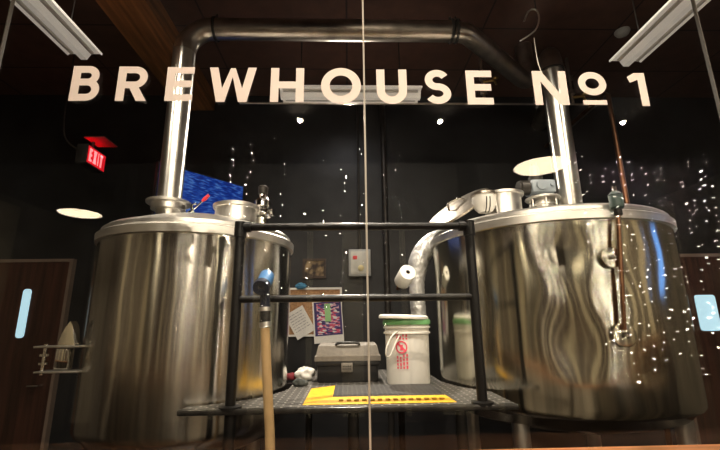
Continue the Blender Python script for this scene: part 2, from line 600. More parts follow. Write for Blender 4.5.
def st(mb, T, pts, w, closed=False):
    """flat stroke with mitred joins; T maps letter units to the glass"""
    n = len(pts)
    P = [Vector((p[0], p[1])) for p in pts]
    L, R = [], []
    for i in range(n):
        a = P[i] - P[i - 1] if (i > 0 or closed) else P[1] - P[0]
        b = P[(i + 1) % n] - P[i] if (i < n - 1 or closed) else P[-1] - P[-2]
        a.normalize()
        b.normalize()
        na, nb = Vector((-a.y, a.x)), Vector((-b.y, b.x))
        m = (na + nb)
        m = m.normalized() if m.length > 1e-6 else na
        k = (w / 2) / max(0.35, m.dot(na))
        L.append(P[i] + m * k)
        R.append(P[i] - m * k)
    for i in range(n if closed else n - 1):
        j = (i + 1) % n
        mb.poly([T(L[i]), T(R[i]), T(R[j]), T(L[j])])


def el(cx, cy, rx, ry, a0, a1, n=20):
    return [(cx + rx * math.cos(math.radians(a0 + (a1 - a0) * i / n)), cy + ry * math.sin(math.radians(a0 + (a1 - a0) * i / n))) for i in range(n + 1)]


def glyph(ch, a, mb, T):
    w, h = LW, LW * 0.92
    pg = lambda pts: mb.poly([T(Vector(p)) for p in pts])
    bx = lambda x0, y0, x1, y1: pg([(x0, y0), (x1, y0), (x1, y1), (x0, y1)])
    if ch in 'BR':
        bx(0, 0, w, 1)
        mid = 0.535 if ch == 'B' else 0.46
        top = 1 - h / 2
        ry = (top - mid) / 2
        rx = min(ry, a - w)
        xr = a * (0.94 if ch == 'B' else 0.98) - w / 2
        st(mb, T, [(w * 0.9, top), (xr - rx, top)] + el(xr - rx, (top + mid) / 2, rx, ry, 90, -90)[1:] + [(w * 0.9, mid)], h)
        if ch == 'B':
            bot = h / 2
            ry = (mid - bot) / 2
            xr = a - w / 2
            st(mb, T, [(w * 0.9, mid), (xr - ry, mid)] + el(xr - ry, (bot + mid) / 2, ry, ry, 90, -90)[1:] + [(w * 0.9, bot)], h)
        else:
            pg([(a * 0.36, 0.45), (a * 0.36 + w * 1.15, 0.45), (a, 0), (a - w * 1.2, 0)])
    elif ch == 'E':
        bx(0, 0, w, 1)
        bx(w, 0, a, h)
        bx(w, 1 - h, a, 1)
        bx(w, 0.5 - h / 2, a * 0.95, 0.5 + h / 2)
    elif ch == 'W':
        k = w * 1.02
        c = a / 2
        pg([(0, 1), (k, 1), (0.27 * a + k * 0.5, 0), (0.27 * a - k * 0.5, 0)])
        pg([(0.27 * a - k * 0.5, 0), (0.27 * a + k * 0.5, 0), (c + k * 0.28, 0.98), (c - k * 0.28, 0.98)])
        pg([(0.73 * a - k * 0.5, 0), (0.73 * a + k * 0.5, 0), (c + k * 0.28, 0.98), (c - k * 0.28, 0.98)])
        pg([(a - k, 1), (a, 1), (0.73 * a + k * 0.5, 0), (0.73 * a - k * 0.5, 0)])
    elif ch == 'H':
        bx(0, 0, w, 1)
        bx(a - w, 0, a, 1)
        bx(w, 0.5 - h / 2, a - w, 0.5 + h / 2)
    elif ch == 'O':
        st(mb, T, el(a / 2, 0.5, a / 2 - w / 2, 0.5 - w / 2, 0, 354, 59), w, True)
    elif ch == 'U':
        st(mb, T, [(w / 2, 1)] + el(a / 2, a / 2, a / 2 - w / 2, a / 2 - w / 2, 180, 360) + [(a - w / 2, 1)], w)
    elif ch == 'S':
        rx = a / 2 - w / 2 - 0.02
        st(mb, T, el(a / 2, 0.695, rx, 0.195, 28, 270, 26) + el(a / 2, 0.305, rx + 0.02, 0.195, 90, -150, 26)[1:], h)
    elif ch == 'N':
        bx(0, 0, w * 0.98, 1)
        bx(a - w * 0.98, 0, a, 1)
        pg([(0, 1), (w * 1.15, 1), (a, 0), (a - w * 1.15, 0)])
    elif ch == '1':
        bx(a - w, 0, a, 1)
        pg([(a - w, 1), (a - w, 0.79), (0.06, 0.70), (0, 0.87), (a * 0.42, 1)])
    elif ch == 'X':
        k = w * 1.1
        pg([(0, 0), (k, 0), (a, 1), (a - k, 1)])
        pg([(a - k, 0), (a, 0), (k, 1), (0, 1)])
    elif ch == 'I':
        bx(0, 0, a, 1)
    elif ch == 'T':
        bx(0, 1 - h, a, 1)
        bx(a / 2 - w / 2, 0, a / 2 + w / 2, 1)


LG = GY - 0.0062
sign = thing('window_lettering', 'cream vinyl letters across the window glass reading BREWHOUSE No 1', 'sign', (0, LG, at(360, 104, LG).z))
for ch, x0, x1, y0, y1 in (('B', 71, 100.5, 66, 101), ('R', 117, 148, 66.5, 101), ('E', 166, 193.5, 67, 101), ('W', 208.5, 256, 67.5, 102), ('H', 270.5, 304, 68, 102),
                           ('O', 321, 361, 68, 104), ('U', 376.5, 407, 69.5, 104), ('S', 424, 451, 69.5, 104.5), ('E', 466.5, 492.5, 70.5, 104.5), ('N', 533.5, 567.5, 71, 105),
                           ('o', 578, 606, 72, 95.5), ('1', 629, 647, 73, 106)):
    yc = (y0 + y1) / 2
    xm = (x0 + x1) / 2
    X0, X1 = at(x0, yc, LG).x, at(x1, yc, LG).x
    Z1, Z0 = at(xm, y0, LG).z, at(xm, y1, LG).z
    H = Z1 - Z0
    T = lambda p: (X0 + p[0] * H, LG, Z0 + p[1] * H)
    mb = MB()
    if ch == 'o':
        a = (X1 - X0) / H
        st(mb, T, el(a / 2, 0.5, a / 2 - 0.14, 0.5 - 0.14, 0, 354, 59), 0.28, True)
        u0, u1 = at(583, 102.5, LG), at(607, 102.5, LG)
        zt, zb = at(595, 100.3, LG).z, at(595, 105, LG).z
        mb.poly([(u0.x, LG, zb), (u1.x, LG, zb), (u1.x, LG, zt), (u0.x, LG, zt)])
    else:
        glyph(ch, (X1 - X0) / H, mb, T)
    for k, f in enumerate(mb.bm.faces):
        for v in f.verts:
            v.co.y -= 2.5e-5 * k
    mb.build('letter', 'vinyl', sign, smooth=False)

# ------------------------------------------------------------------ tanks


def fit_tank(xl, xr, yref, yfront):
    """circle tangent to the two side edges seen at row yref whose front lies at y = yfront"""
    a = math.atan2(*(lambda d: (d.x, d.y))(ray(xl, yref)))
    b = math.atan2(*(lambda d: (d.x, d.y))(ray(xr, yref)))
    c, h = (a + b) / 2, (b - a) / 2
    s = math.sin(h)
    d = yfront / (math.cos(c) - s)
    return d * math.sin(c), d * math.cos(c), d * s


LXc, LYc, LR = fit_tank(89, 289.5, 300, 2.0)
RXc, RYc, RR = fit_tank(435.5, 688, 300, 2.0)
PZ = at(350, 408, 1.9).z        # platform level


def rim_z(px, py, cx, cy, r):
    return on_cyl(px, py, cx, cy, r).z


LRIM = rim_z(194, 233, LXc, LYc, LR)
RRIM = rim_z(558, 221, RXc, RYc, RR)
LBOT = rim_z(194, 444, LXc, LYc, LR)
RBOT = rim_z(600, 421, RXc, RYc, RR)
print('tanks', (LXc, LYc, LR, LRIM, LBOT), (RXc, RYc, RR, RRIM, RBOT), 'platform', PZ)


def dent(cx, amp, fr):
    def f(a, h):
        p = Vector((math.cos(a) * 1.1 * fr + cx, math.sin(a) * 1.1 * fr, h * fr * 0.75))
        return amp * noise.noise(p) + amp * 0.35 * noise.noise(p * 2.3)
    return f


def head(r, z0, rise):
    """rim band, rolled shoulder and domed lid as three profiles"""
    band = [(r + 0.001, z0), (r + 0.016, z0 + 0.004), (r + 0.018, z0 + 0.045), (r + 0.004, z0 + 0.055), (r - 0.012, z0 + 0.057)]
    lid = [(r - 0.012, z0 + 0.050), (r - 0.004, z0 + 0.062), (r - 0.006, z0 + 0.080), (r - 0.025, z0 + 0.095), (r - 0.05, z0 + 0.100)]
    R0, Z0 = r - 0.05, z0 + 0.100
    for k in range(1, 13):
        t = k / 12
        lid.append((R0 * (1 - t), Z0 + rise * (1 - (1 - t) ** 2)))
    return band, lid


def make_tank(name, label, cx, cy, r, z0, zb, mat, amp, fr, rise, dents):
    t = thing(name, label, 'tank', (cx, cy, 0))
    n = 44
    prof = [(r * 0.3, zb - 0.14), (r * 0.72, zb - 0.11), (r * 0.9, zb - 0.06), (r - 0.03, zb - 0.012), (r - 0.008, zb - 0.004), (r, zb + 0.012)]
    prof += [(r, zb + 0.02 + (z0 - zb - 0.02) * i / n) for i in range(1, n + 1)]
    f = dent(cx, amp, fr)

    def warp(a, h):
        e = min(1, max(0, (h - zb) / 0.2)) * min(1, max(0, (z0 - h) / 0.15))
        k = f(a, h)
        for a0, sg, A, ph, wl in dents:
            da = (a - a0 + PI) % (2 * PI) - PI
            k += A * math.exp(-(da / sg) ** 2) * math.sin(2 * PI * (h - zb) / wl + ph + 1.5 * da)
        return k * e
    MB().lathe(prof, (cx, cy, 0), seg=160, warp=warp).build('tank_body', mat, t)
    band, lid = head(r, z0, rise)
    MB().lathe(band, (cx, cy, 0), seg=128).build('rim_band', 'lid_steel', t)
    MB().lathe(lid, (cx, cy, 0), seg=128).build('lid', 'lid_steel', t)
    for k in range(4):
        a = math.radians(45 + 90 * k)
        x, y = cx + (r - 0.12) * math.cos(a), cy + (r - 0.12) * math.sin(a)
        MB().tube([(x, y, 0.02), (x, y, zb - 0.03)], 0.045).lathe([(0, 0), (0.075, 0), (0.075, 0.02), (0.045, 0.025)], (x, y, 0.0), seg=24).build('leg', 'lid_steel', t)
    return t


lt = make_tank('brewing_tank', 'smaller round steel brewing tank with a side hinge, beside the hanging tan hose', LXc, LYc, LR, LRIM, LBOT, M['steel'], 0.0022, 3.2, 0.115, ())


def ang_at(px):
    q = on_cyl(px, 320, RXc, RYc, RR)
    return math.atan2(q.y - RYc, q.x - RXc)


RD = ((ang_at(578), 0.16, 0.0075, 0.6, 0.52), (ang_at(560), 0.10, 0.003, 2.0, 0.75), (ang_at(646), 0.17, 0.008, 2.4, 0.60))
rt = make_tank('brewing_tank', 'larger dented steel brewing tank with the motor on its lid and rippled reflections', RXc, RYc, RR, RRIM, RBOT, M['steel_dent'], 0.0035, 2.6, 0.095, RD)


def lid_z(cx, cy, r, z0, rise, x, y):
    rr = math.hypot(x - cx, y - cy)
    R0 = r - 0.05
    t = 1 - min(rr / R0, 1)
    return z0 + 0.100 + rise * (1 - (1 - t) ** 2)


LZ = lambda x, y: lid_z(LXc, LYc, LR, LRIM, 0.115, x, y)
RZ = lambda x, y: lid_z(RXc, RYc, RR, RRIM, 0.095, x, y)

# left tank: manway neck on the lid
p = at(236, 212, LYc - 0.12)
mz = LZ(p.x, p.y)
mr = 0.125
MB().lathe([(mr, mz - 0.03), (mr, mz + 0.055), (mr + 0.012, mz + 0.058), (mr + 0.014, mz + 0.078), (mr, mz + 0.084), (0, mz + 0.10)], (p.x, p.y, 0), seg=48).build('manway', 'lid_steel', lt)
# left tank: side hinge with two plates, a bolt and a rounded neck
cl = on_cyl(82, 358, LXc, LYc, LR)
ang = math.atan2(cl.y - LYc, cl.x - LXc)
Yh = cl.y - 0.02
q = [at(39, 347, Yh), at(77, 346, Yh), at(39, 371, Yh), at(76, 372, Yh)]
hb = MB()
for a, b in ((q[0], q[1]), (q[2], q[3])):
    zz = (a.z + b.z) / 2
    hb.box((a.x, Yh - 0.04, zz - 0.005), (b.x + 0.035, Yh + 0.05, zz + 0.005), 0.002)
bx_ = at(44, 358, Yh).x
za, zb_ = q[2].z, q[0].z
hinge = hb.build('side_hinge', 'lid_steel', lt)
bt = MB().tube([(bx_, Yh, za - 0.02), (bx_, Yh, zb_ + 0.015)], 0.009, 12)
for zz in (za + 0.035, zb_ - 0.04):
    bt.lathe([(0, -0.006), (0.022, -0.006), (0.022, 0.006), (0, 0.006)], (bx_, Yh, zz), seg=6)
bt.build('hinge_bolt', 'chrome', hinge)
nk = at(66, 345, Yh)
npr = [at(60, 346, Yh), at(62.5, 338, Yh), at(67, 329, Yh), at(73, 321, Yh), at(75.5, 326, Yh), at(76.5, 346, Yh)]
MB().prism([(v.x, Yh - 0.02, v.z) for v in npr], (0, 0.05, 0)).box((at(57, 358, Yh).x, Yh - 0.015, za + 0.006), (at(70, 358, Yh).x, Yh + 0.03, zb_ - 0.006), 0.004).build('neck_plate', 'chrome', hinge)

# left tank: sampling valve with a red grip on the lid
p = at(192, 206, LYc - 0.2)
vz = LZ(p.x, p.y)
v = thing('lever_valve', 'small chrome lever valve with a red grip at the foot of the vent stack', 'valve', (p.x, p.y, vz))
MB().tube([(p.x, p.y, vz - 0.01), (p.x, p.y, vz + 0.055), (p.x + 0.025, p.y, vz + 0.06)], 0.007, 12).lathe([(0, 0), (0.02, 0), (0.02, 0.012), (0, 0.012)], (p.x, p.y, vz)).build('valve_body', 'chrome', v)
e0 = Vector((p.x + 0.005, p.y - 0.01, vz + 0.012))
e1 = at(209, 195, LYc - 0.2)
MB().tube([e0, e0.lerp(e1, 0.62)], 0.005, 10).build('lever', 'chrome', v)
MB().tube([e0.lerp(e1, 0.6), e0.lerp(e1, 0.75), e1], [0.007, 0.012, 0.009], 12).build('grip', 'red_plastic', v)

# left tank: relief valve beside the manway
p = at(262, 217, LYc - 0.04)
rz = LZ(p.x, p.y) - 0.01
v = thing('relief_valve', 'tall chrome pressure relief valve with a dark cap beside the closed manway', 'valve', (p.x, p.y, rz))
KS = 1.28
sc_ = lambda pr: [(a * KS * 1.1, b * KS) for a, b in pr]
MB().lathe(sc_([(0.0, 0), (0.045, 0), (0.045, 0.014), (0.026, 0.018), (0.026, 0.05), (0.04, 0.056), (0.044, 0.075), (0.04, 0.09), (0.024, 0.10), (0.036, 0.112), (0.036, 0.14), (0.022, 0.155), (0.016, 0.18), (0.0, 0.18)]), (p.x, p.y, rz), seg=24).build('valve_body', 'chrome', v)
MB().lathe(sc_([(0, 0.178), (0.021, 0.178), (0.023, 0.215), (0.012, 0.225), (0, 0.225)]), (p.x, p.y, rz), seg=20).build('cap', 'dark_metal', v)
MB().tube([(p.x + 0.03, p.y, rz + 0.1), (p.x + 0.075, p.y - 0.01, rz + 0.104)], [0.018, 0.026], 16).build('side_outlet', 'chrome', v)
MB().tube([(p.x - 0.03, p.y, rz + 0.11), (p.x - 0.062, p.y, rz + 0.115), (p.x - 0.068, p.y, rz + 0.06)], 0.008, 10).build('lift_lever', 'chrome', v)

# right tank: manway neck, open hatch, ports
pm = at(503, 206, RYc - 0.05)
lz = RZ(pm.x, pm.y)
mz = at(503, 195, RYc - 0.05).z - 0.09
mr = 0.135
MB().lathe([(mr - 0.01, lz - 0.04), (mr - 0.01, mz + 0.07), (mr + 0.01, mz + 0.074), (mr + 0.01, mz + 0.09), (mr - 0.02, mz + 0.093), (mr - 0.02, mz + 0.02)], (pm.x, pm.y, 0), seg=48).build('manway', 'lid_steel', rt)
ha, hb2 = at(484, 189, RYc - 0.05), at(431, 228, RYc - 0.05)
ctr = (ha + hb2) / 2
ax = Vector((-(ha - hb2).z, 0.0, (ha - hb2).x)).normalized()
ax = (ax + Vector((0, -0.3, 0))).normalized()
rad = (ha - hb2).length / 2
hatch = MB().lathe([(0, -0.012), (rad - 0.01, -0.012), (rad, -0.006), (rad, 0.006), (rad - 0.02, 0.014), (rad * 0.6, 0.03), (0, 0.036)], ctr, ax, seg=48).build('hatch', 'old_duct', rt)
MB().tube([ctr + ax * 0.03 + Vector((0.05, -0.05, 0.02)), ctr + ax * 0.07 + Vector((0.03, -0.05, 0.0)), ctr + ax * 0.07 + Vector((-0.05, -0.05, -0.04)), ctr + ax * 0.03 + Vector((-0.06, -0.05, -0.06))], 0.008, 10).build('hatch_handle', 'chrome', hatch)
for (px, py, r) in ((609.5, 258, 0.052), (622.5, 335, 0.058)):
    c = on_cyl(px, py, RXc, RYc, RR)
    n = Vector((c.x - RXc, c.y - RYc, 0)).normalized()
    port = MB().lathe([(r * 0.8, -0.01), (r * 0.82, 0.012), (r, 0.014), (r, 0.022), (r * 0.9, 0.024), (0, 0.016)], c, n, seg=40).build('port', 'steel_dent', rt)
    MB().ball(c + n * 0.034, 0.014).build('port_plug', 'chrome', port)

# white jar lamp beside the open hatch
c = at(484, 202, RYc - 0.28)
jr = 0.075
j = thing('jar_lamp', 'white rounded jar with a metal rim and two dark strips beside the open hatch', 'lamp', c - Vector((0, 0, jr)))
MB().lathe([(0, -jr), (jr * 0.55, -jr * 0.93), (jr * 0.85, -jr * 0.6), (jr, -jr * 0.1), (jr * 1.02, jr * 0.5), (jr, jr * 0.62), (0, jr * 0.62)], c, seg=40).build('jar', 'white_plastic', j)
MB().lathe([(jr * 1.02, jr * 0.5), (jr * 1.1, jr * 0.52), (jr * 1.1, jr * 0.72), (jr * 0.9, jr * 0.86), (0, jr * 0.9)], c, seg=40).build('rim', 'old_duct', j)
for dx in (-0.008, 0.014):
    pts = []
    kn = ((-0.98, 0.35), (-0.93, 0.55), (-0.6, 0.85), (-0.1, 1.0), (0.5, 1.02))
    for (ta, ra), (tb_, rb2) in zip(kn, kn[1:]):
        for q_ in (0, 0.5):
            rr = jr * (ra + (rb2 - ra) * q_)
            pts.append((c.x + dx, c.y - math.sqrt(max(rr * rr - dx * dx, 1e-6)) - 0.001, c.z + jr * (ta + (tb_ - ta) * q_)))
    MB().tube(pts, 0.0032, 8).build('strip', 'black_plastic', j)
arm = MB().tube([c + Vector((0.06, 0.02, jr * 0.5)), c + Vector((0.10, 0.06, 0.02)), (c.x + 0.12, c.y + 0.1, RZ(c.x + 0.12, c.y + 0.1))], 0.010, 12).build('bracket', 'lid_steel', j)

# agitator motor
pm2 = at(543, 203, RYc - 0.02)
lz = RZ(pm2.x, pm2.y) - 0.005
mz = at(543, 206, RYc - 0.02).z
mo = thing('agitator_motor', 'blue-grey gear motor on a ringed flange on the larger tank lid', 'motor', (pm2.x, pm2.y, mz))
X, Y = pm2.x, pm2.y
fl = MB().lathe([(0.07, lz - mz), (0.07, 0), (0.085, 0), (0.085, 0.012), (0.05, 0.014), (0.05, 0.04), (0.115, 0.043), (0.12, 0.05), (0.115, 0.058), (0.05, 0.06), (0, 0.06)], (X, Y, mz), seg=48)
for k in range(6):
    a = k * PI / 3 + 0.3
    fl.tube([(X + 0.09 * math.cos(a), Y + 0.09 * math.sin(a), mz - 0.01), (X + 0.09 * math.cos(a), Y + 0.09 * math.sin(a), mz + 0.068)], 0.007, 8)
fl.build('flange', 'lid_steel', mo)
zg = mz + 0.085
MB().lathe([(0.045, mz + 0.058), (0.045, zg + 0.01)], (X, Y, 0), seg=24).box((X - 0.095, Y - 0.07, zg), (X + 0.075, Y + 0.07, zg + 0.095), 0.012).lathe([(0, 0), (0.04, 0), (0.036, 0.016), (0.015, 0.018), (0, 0.018)], (X - 0.03, Y - 0.068, zg + 0.05), (0, -1, 0), seg=24).lathe([(0, 0), (0.014, 0), (0.012, 0.012), (0, 0.012)], (X + 0.045, Y - 0.068, zg + 0.055), (0, -1, 0), seg=16).build('gearbox', 'grey_paint', mo)
MB().lathe([(0, 0), (0.055, 0), (0.055, 0.06), (0.048, 0.066), (0.048, 0.075), (0, 0.078)], (X - 0.095, Y, zg + 0.05), (-1, 0, 0), seg=32).build('motor_end', 'dark_metal', mo)
MB().lathe([(0.05, 0), (0.05, 0.04), (0.034, 0.045), (0.034, 0.10), (0.03, 0.12), (0.02, 0.125), (0.022, 0.15), (0, 0.155)], (X - 0.035, Y, zg + 0.09), seg=32).build('motor_top', 'dark_metal', mo)

# sensor head; brown tube stands in for a pipe reflection on the larger tank
ct = on_cyl(618, 214, RXc, RYc, RR + 0.035)
cb = on_cyl(624.5, 330, RXc, RYc, RR + 0.035)
s = thing('sensor_pipe', 'brown pipe with a grey-green sensor head running down the larger tank front', 'pipe', cb)
MB().tube([ct, ct.lerp(cb, 0.5), cb], 0.011, 14).build('pipe', 'copper', s)
h0, h1 = on_cyl(617.5, 209, RXc, RYc, RR + 0.035), on_cyl(616.5, 192, RXc, RYc, RR + 0.035)
up = (h1.z - h0.z)
MB().lathe([(0, 0), (0.026, 0), (0.033, 0.008), (0.033, up * 0.8), (0.028, up * 0.9), (0.02, up), (0, up)], h0, seg=28).lathe([(0.034, up * 0.78), (0.036, up * 0.8), (0.034, up * 0.84)], h0, seg=28).build('sensor_head', 'dark_green', s)
MB().lathe([(0, up), (0.011, up), (0.011, up + 0.03), (0, up + 0.032)], h0, seg=16).build('cap', 'chrome', s)
MB().lathe([(0.018, -0.035), (0.02, -0.03), (0.02, 0.002), (0, 0.002)], h0, seg=20).build('collar', 'dark_metal', s)

# ------------------------------------------------------------------ vent stacks and overhead pipework
sp = at(169, 203, LYc)
SX, SY = sp.x, LYc
sbase = LZ(SX, SY)
zH = at(300, 30, SY).z
pr = 0.076
vs = thing('vent_duct', 'long steel vent duct rising from the smaller tank and crossing overhead', 'duct', (SX, SY, sbase))
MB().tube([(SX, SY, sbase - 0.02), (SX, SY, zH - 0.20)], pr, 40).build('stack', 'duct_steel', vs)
zf = sp.z
MB().lathe([(pr, zf - 0.05), (pr + 0.03, zf - 0.05), (pr + 0.03, zf - 0.012), (pr + 0.06, zf - 0.01), (pr + 0.062, zf + 0.004), (pr + 0.055, zf + 0.008), (pr, zf + 0.008)], (SX, SY, 0), seg=48).build('base_flange', 'lid_steel', vs)
bend = arc((SX + 0.20, SY, zH - 0.20), 0.20, PI, PI / 2, 12, (1, 0, 0), (0, 0, 1))
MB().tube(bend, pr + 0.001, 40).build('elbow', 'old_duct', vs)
pe = at(452, 28, SY)
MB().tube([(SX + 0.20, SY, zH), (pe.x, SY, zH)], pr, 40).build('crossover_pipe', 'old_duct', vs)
for x in (SX + 0.21, pe.x - 0.01, pe.x + 0.03):
    MB().lathe([(pr, -0.008), (pr + 0.012, -0.008), (pr + 0.012, 0.008), (pr, 0.008)], (x, SY, zH), (1, 0, 0), seg=40).tube([(x, SY, zH + pr), (x, SY, zH + pr + 0.05)], 0.008, 10).build('clamp', 'dark_metal', vs)
d45 = Vector((0.72, 0.69, 0)).normalized()
pend = at_z(524, 80, zH)
bpts = smoothline([(pe.x + 0.0, SY, zH), (pe.x + 0.10, SY + 0.02, zH), Vector((pe.x + 0.17, SY + 0.07, zH)), Vector((pe.x + 0.17, SY + 0.07, zH)).lerp(Vector((pend.x, pend.y, zH)), 0.5), (pend.x, pend.y, zH), Vector((pend.x, pend.y, zH)) + d45 * 0.08 + Vector((0, 0, 0.12)), Vector((pend.x, pend.y, zH)) + d45 * 0.09 + Vector((0, 0, ZC - zH))], 6)
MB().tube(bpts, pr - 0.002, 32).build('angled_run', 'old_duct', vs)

sp = at(570, 203, RYc)
RXs, RYs = sp.x, RYc
rb = RZ(RXs, RYs)
v2 = thing('vent_duct', 'upright steel vent stack standing on the larger tank behind the letter N', 'duct', (RXs, RYs, rb))
ztop = at(556, 72, RYs).z
pr2 = 0.082
MB().tube([(RXs, RYs, rb - 0.03), (RXs, RYs, ztop)], pr2, 40).build('stack', 'duct_steel', v2)
MB().lathe([(pr2, rb - 0.01), (pr2 + 0.025, rb - 0.01), (pr2 + 0.025, rb + 0.012), (pr2, rb + 0.014)], (RXs, RYs, 0), seg=48).build('base_flange', 'lid_steel', v2)
e = [(RXs, RYs, ztop - 0.005), (RXs + 0.01, RYs + 0.02, ztop + 0.10), (RXs + 0.06, RYs + 0.1, ztop + 0.2), (RXs + 0.2, RYs + 0.3, ztop + 0.24), (RXs + 0.35, RYs + 0.55, ztop + 0.25), (RXs + 0.55, BY - 0.02, ztop + 0.25)]
MB().tube(smoothline(e, 6), pr2 - 0.003, 32).build('elbow', 'old_duct', v2)
MB().lathe([(pr2, -0.008), (pr2 + 0.01, -0.006), (pr2 + 0.01, 0.006), (pr2, 0.008)], (RXs, RYs, ztop), seg=40).build('clamp', 'dark_metal', v2)

# thin copper riser behind the larger tank
a = at(608, 95, RYc + 0.25)
cp = MB().tube([(a.x, a.y, 0.0), (a.x, a.y, a.z), (a.x, a.y + 0.03, a.z + 0.03), (a.x, BY - 0.01, a.z + 0.03)], 0.019, 16).build('copper_riser', 'copper', loc=(a.x, a.y, 0))
tag(cp, 'slim brown copper pipe standing behind the larger tank', 'pipe')

# gas pipework with brass taps under the ceiling
zg0 = at(500, 104, 3.4)
gp = thing('gas_pipe', 'thin brown pipe run with two brass taps under the ceiling', 'pipe', zg0)
g0, g1 = at(452, 103, 3.4), at(592, 104, 3.4)
MB().tube([(-1.0, 3.4, zg0.z), (g1.x, 3.4, zg0.z), (g1.x + 0.05, 3.45, zg0.z), (g1.x + 0.05, BY, zg0.z)], 0.010, 12).build('pipe', 'old_duct', gp)
for px in (485, 574):
    g = at(px, 100, 3.38)
    drop = MB().tube([(g.x, 3.4, zg0.z), (g.x, 3.4, ZC)], 0.014, 12)
    for f in (0.25, 0.55):
        zz = zg0.z + (ZC - zg0.z) * f
        drop.lathe([(0.014, -0.02), (0.03, -0.02), (0.03, 0.02), (0.014, 0.02)], (g.x, 3.4, zz), seg=16)
    d = drop.build('drop', 'old_duct', gp)
    c = at(px + 9, 80 if px < 500 else 96, 3.37)
    MB().tube([(g.x, 3.4, c.z), c, c + Vector((0.02, 0, -0.05))], [0.016, 0.016, 0.01], 10).ball(c + Vector((0.01, -0.02, 0.01)), 0.022, 2, (1.3, 1, 0.7)).build('tap', 'brass', d)

# hooked cable by the right stack
pts = [at(524, 21, 2.4), at(529, 11, 2.4), at(536, 10, 2.4), at(539, 18, 2.4), at(536, 29, 2.4), at(528, 36, 2.4), at(520, 41, 2.4)]
cb_ = MB().tube(smoothline(pts, 8), 0.006, 8).build('hanging_cable', 'lid_steel', loc=pts[-1])
MB().tube(smoothline([at(534, 38, 2.4), at(536, 52, 2.4), at(539, 66, 2.4), at(546, 82, 2.4)], 8), 0.0035, 8).build('cable_end', 'cream_plastic', cb_)
MB().tube([pts[2], pts[2] + Vector((0, 0.0, 0.05)), (pts[2].x, pts[2].y, ZC)], 0.004, 8).build('cable_drop', 'black_plastic', cb_)
tag(cb_, 'looped cable hanging from the ceiling above the letter N', 'cable')

# ------------------------------------------------------------------ fluorescent fixtures
def fixture(c, L, label, along):
    """hooded twin reflector, its length along y (along=1) or x"""
    f = thing('fluorescent_fixture', label, 'ceiling light', c, 'fluorescent fixtures of the brewhouse')
    U = Vector((1, 0, 0)) if along else Vector((0, 1, 0))
    V = Vector((0, 1, 0)) if along else Vector((1, 0, 0))
    Z = Vector((0, 0, 1))
    c = Vector(c)
    prof = [(-0.115, -0.012), (-0.10, 0.0), (-0.045, 0.0), (-0.02, -0.045), (0.02, -0.045), (0.045, 0.0), (0.10, 0.0), (0.115, -0.012), (0.118, 0.004), (0.04, 0.055), (-0.04, 0.055), (-0.118, 0.004)]
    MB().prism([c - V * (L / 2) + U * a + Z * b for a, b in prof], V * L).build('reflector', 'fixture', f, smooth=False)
    for s_ in (-0.068, 0.068):
        MB().tube([c - V * (L / 2 - 0.03) + U * s_ + Z * -0.014, c + V * (L / 2 - 0.03) + U * s_ + Z * -0.014], 0.012, 12).build('tube', 'tube', f)
    for s_ in (-1, 1):
        p = c + V * (s_ * L * 0.36) + Z * 0.05
        MB().tube([p, (p.x, p.y, ZC)], 0.004, 8).build('hanger', 'dark_metal', f)
    return f


HF = 3.36
e1 = at_z(86, 55, HF)
fixture((e1.x, e1.y - 0.62, HF), 1.22, 'white hooded fluorescent fixture above the letter B, running front to back', True)
e2 = at_z(624, 62, HF)
fixture((e2.x, e2.y - 0.62, HF), 1.22, 'white hooded fluorescent fixture above the figure 1, running front to back', True)
ea, eb = at_z(281, 94, HF), at_z(420, 94, HF)
fixture(((ea.x + eb.x) / 2, (ea.y + eb.y) / 2, HF), abs(eb.x - ea.x), 'white fluorescent fixture hung crosswise behind the letters H, O and U', False)

# ceiling detector
c = at_z(622, 31, ZC)
sd = MB().lathe([(0, -0.045), (0.03, -0.045), (0.05, -0.035), (0.062, -0.012), (0.062, 0.0), (0, 0)], (c.x, c.y, ZC - 0.001), seg=32).build('smoke_detector', 'enclosure', loc=(c.x, c.y, ZC - 0.001))
tag(sd, 'small round grey detector on the ceiling beside the fixture above the figure 1', 'detector')

# ------------------------------------------------------------------ exit sign
c = at(91, 159, 3.3)
ex = thing('exit_sign', 'dark box sign with glowing red EXIT letters hanging by a cable', 'exit sign', c)
rot = Matrix.Rotation(math.radians(90), 3, 'Z')
W2, H2, D2 = 0.13, 0.085, 0.045
TR = lambda p: c + rot @ Vector(p)
MB().box(c + Vector((-W2, -D2, -H2)), c + Vector((W2, D2, H2)), 0.006, rot, c).build('housing', 'dark_metal', ex)
MB().box(c + Vector((-W2 + 0.012, -D2 - 0.004, -H2 + 0.012)), c + Vector((W2 - 0.012, -D2 + 0.004, H2 - 0.012)), 0, rot, c).build('face', 'exit_face', ex, smooth=False)
x = -W2 + 0.024
for ch, wd in (('E', 0.042), ('X', 0.048), ('I', 0.014), ('T', 0.042)):
    mb = MB()
    H = 0.115
    glyph(ch, wd / H, mb, lambda p: TR((x + p[0] * H, -D2 - 0.006, -H / 2 + p[1] * H)))
    mb.build('letter', 'exit_text', ex, smooth=False)
    x += wd + 0.013
MB().box(c + Vector((-W2 + 0.02, -D2 * 0.5, H2)), c + Vector((W2 - 0.02, D2 * 0.5, H2 + 0.006)), 0, rot, c).build('lamp_strip', 'exit_lamp', ex, smooth=False)
k0, k1 = at(66, 103, 3.3), at(64, 132, 3.3)
MB().tube(smoothline([(k0.x, k0.y, ZC), k0, k1, at(70, 144, 3.3), at(83, 152, 3.3)], 6), 0.006, 8).build('cable', 'dark_metal', ex)
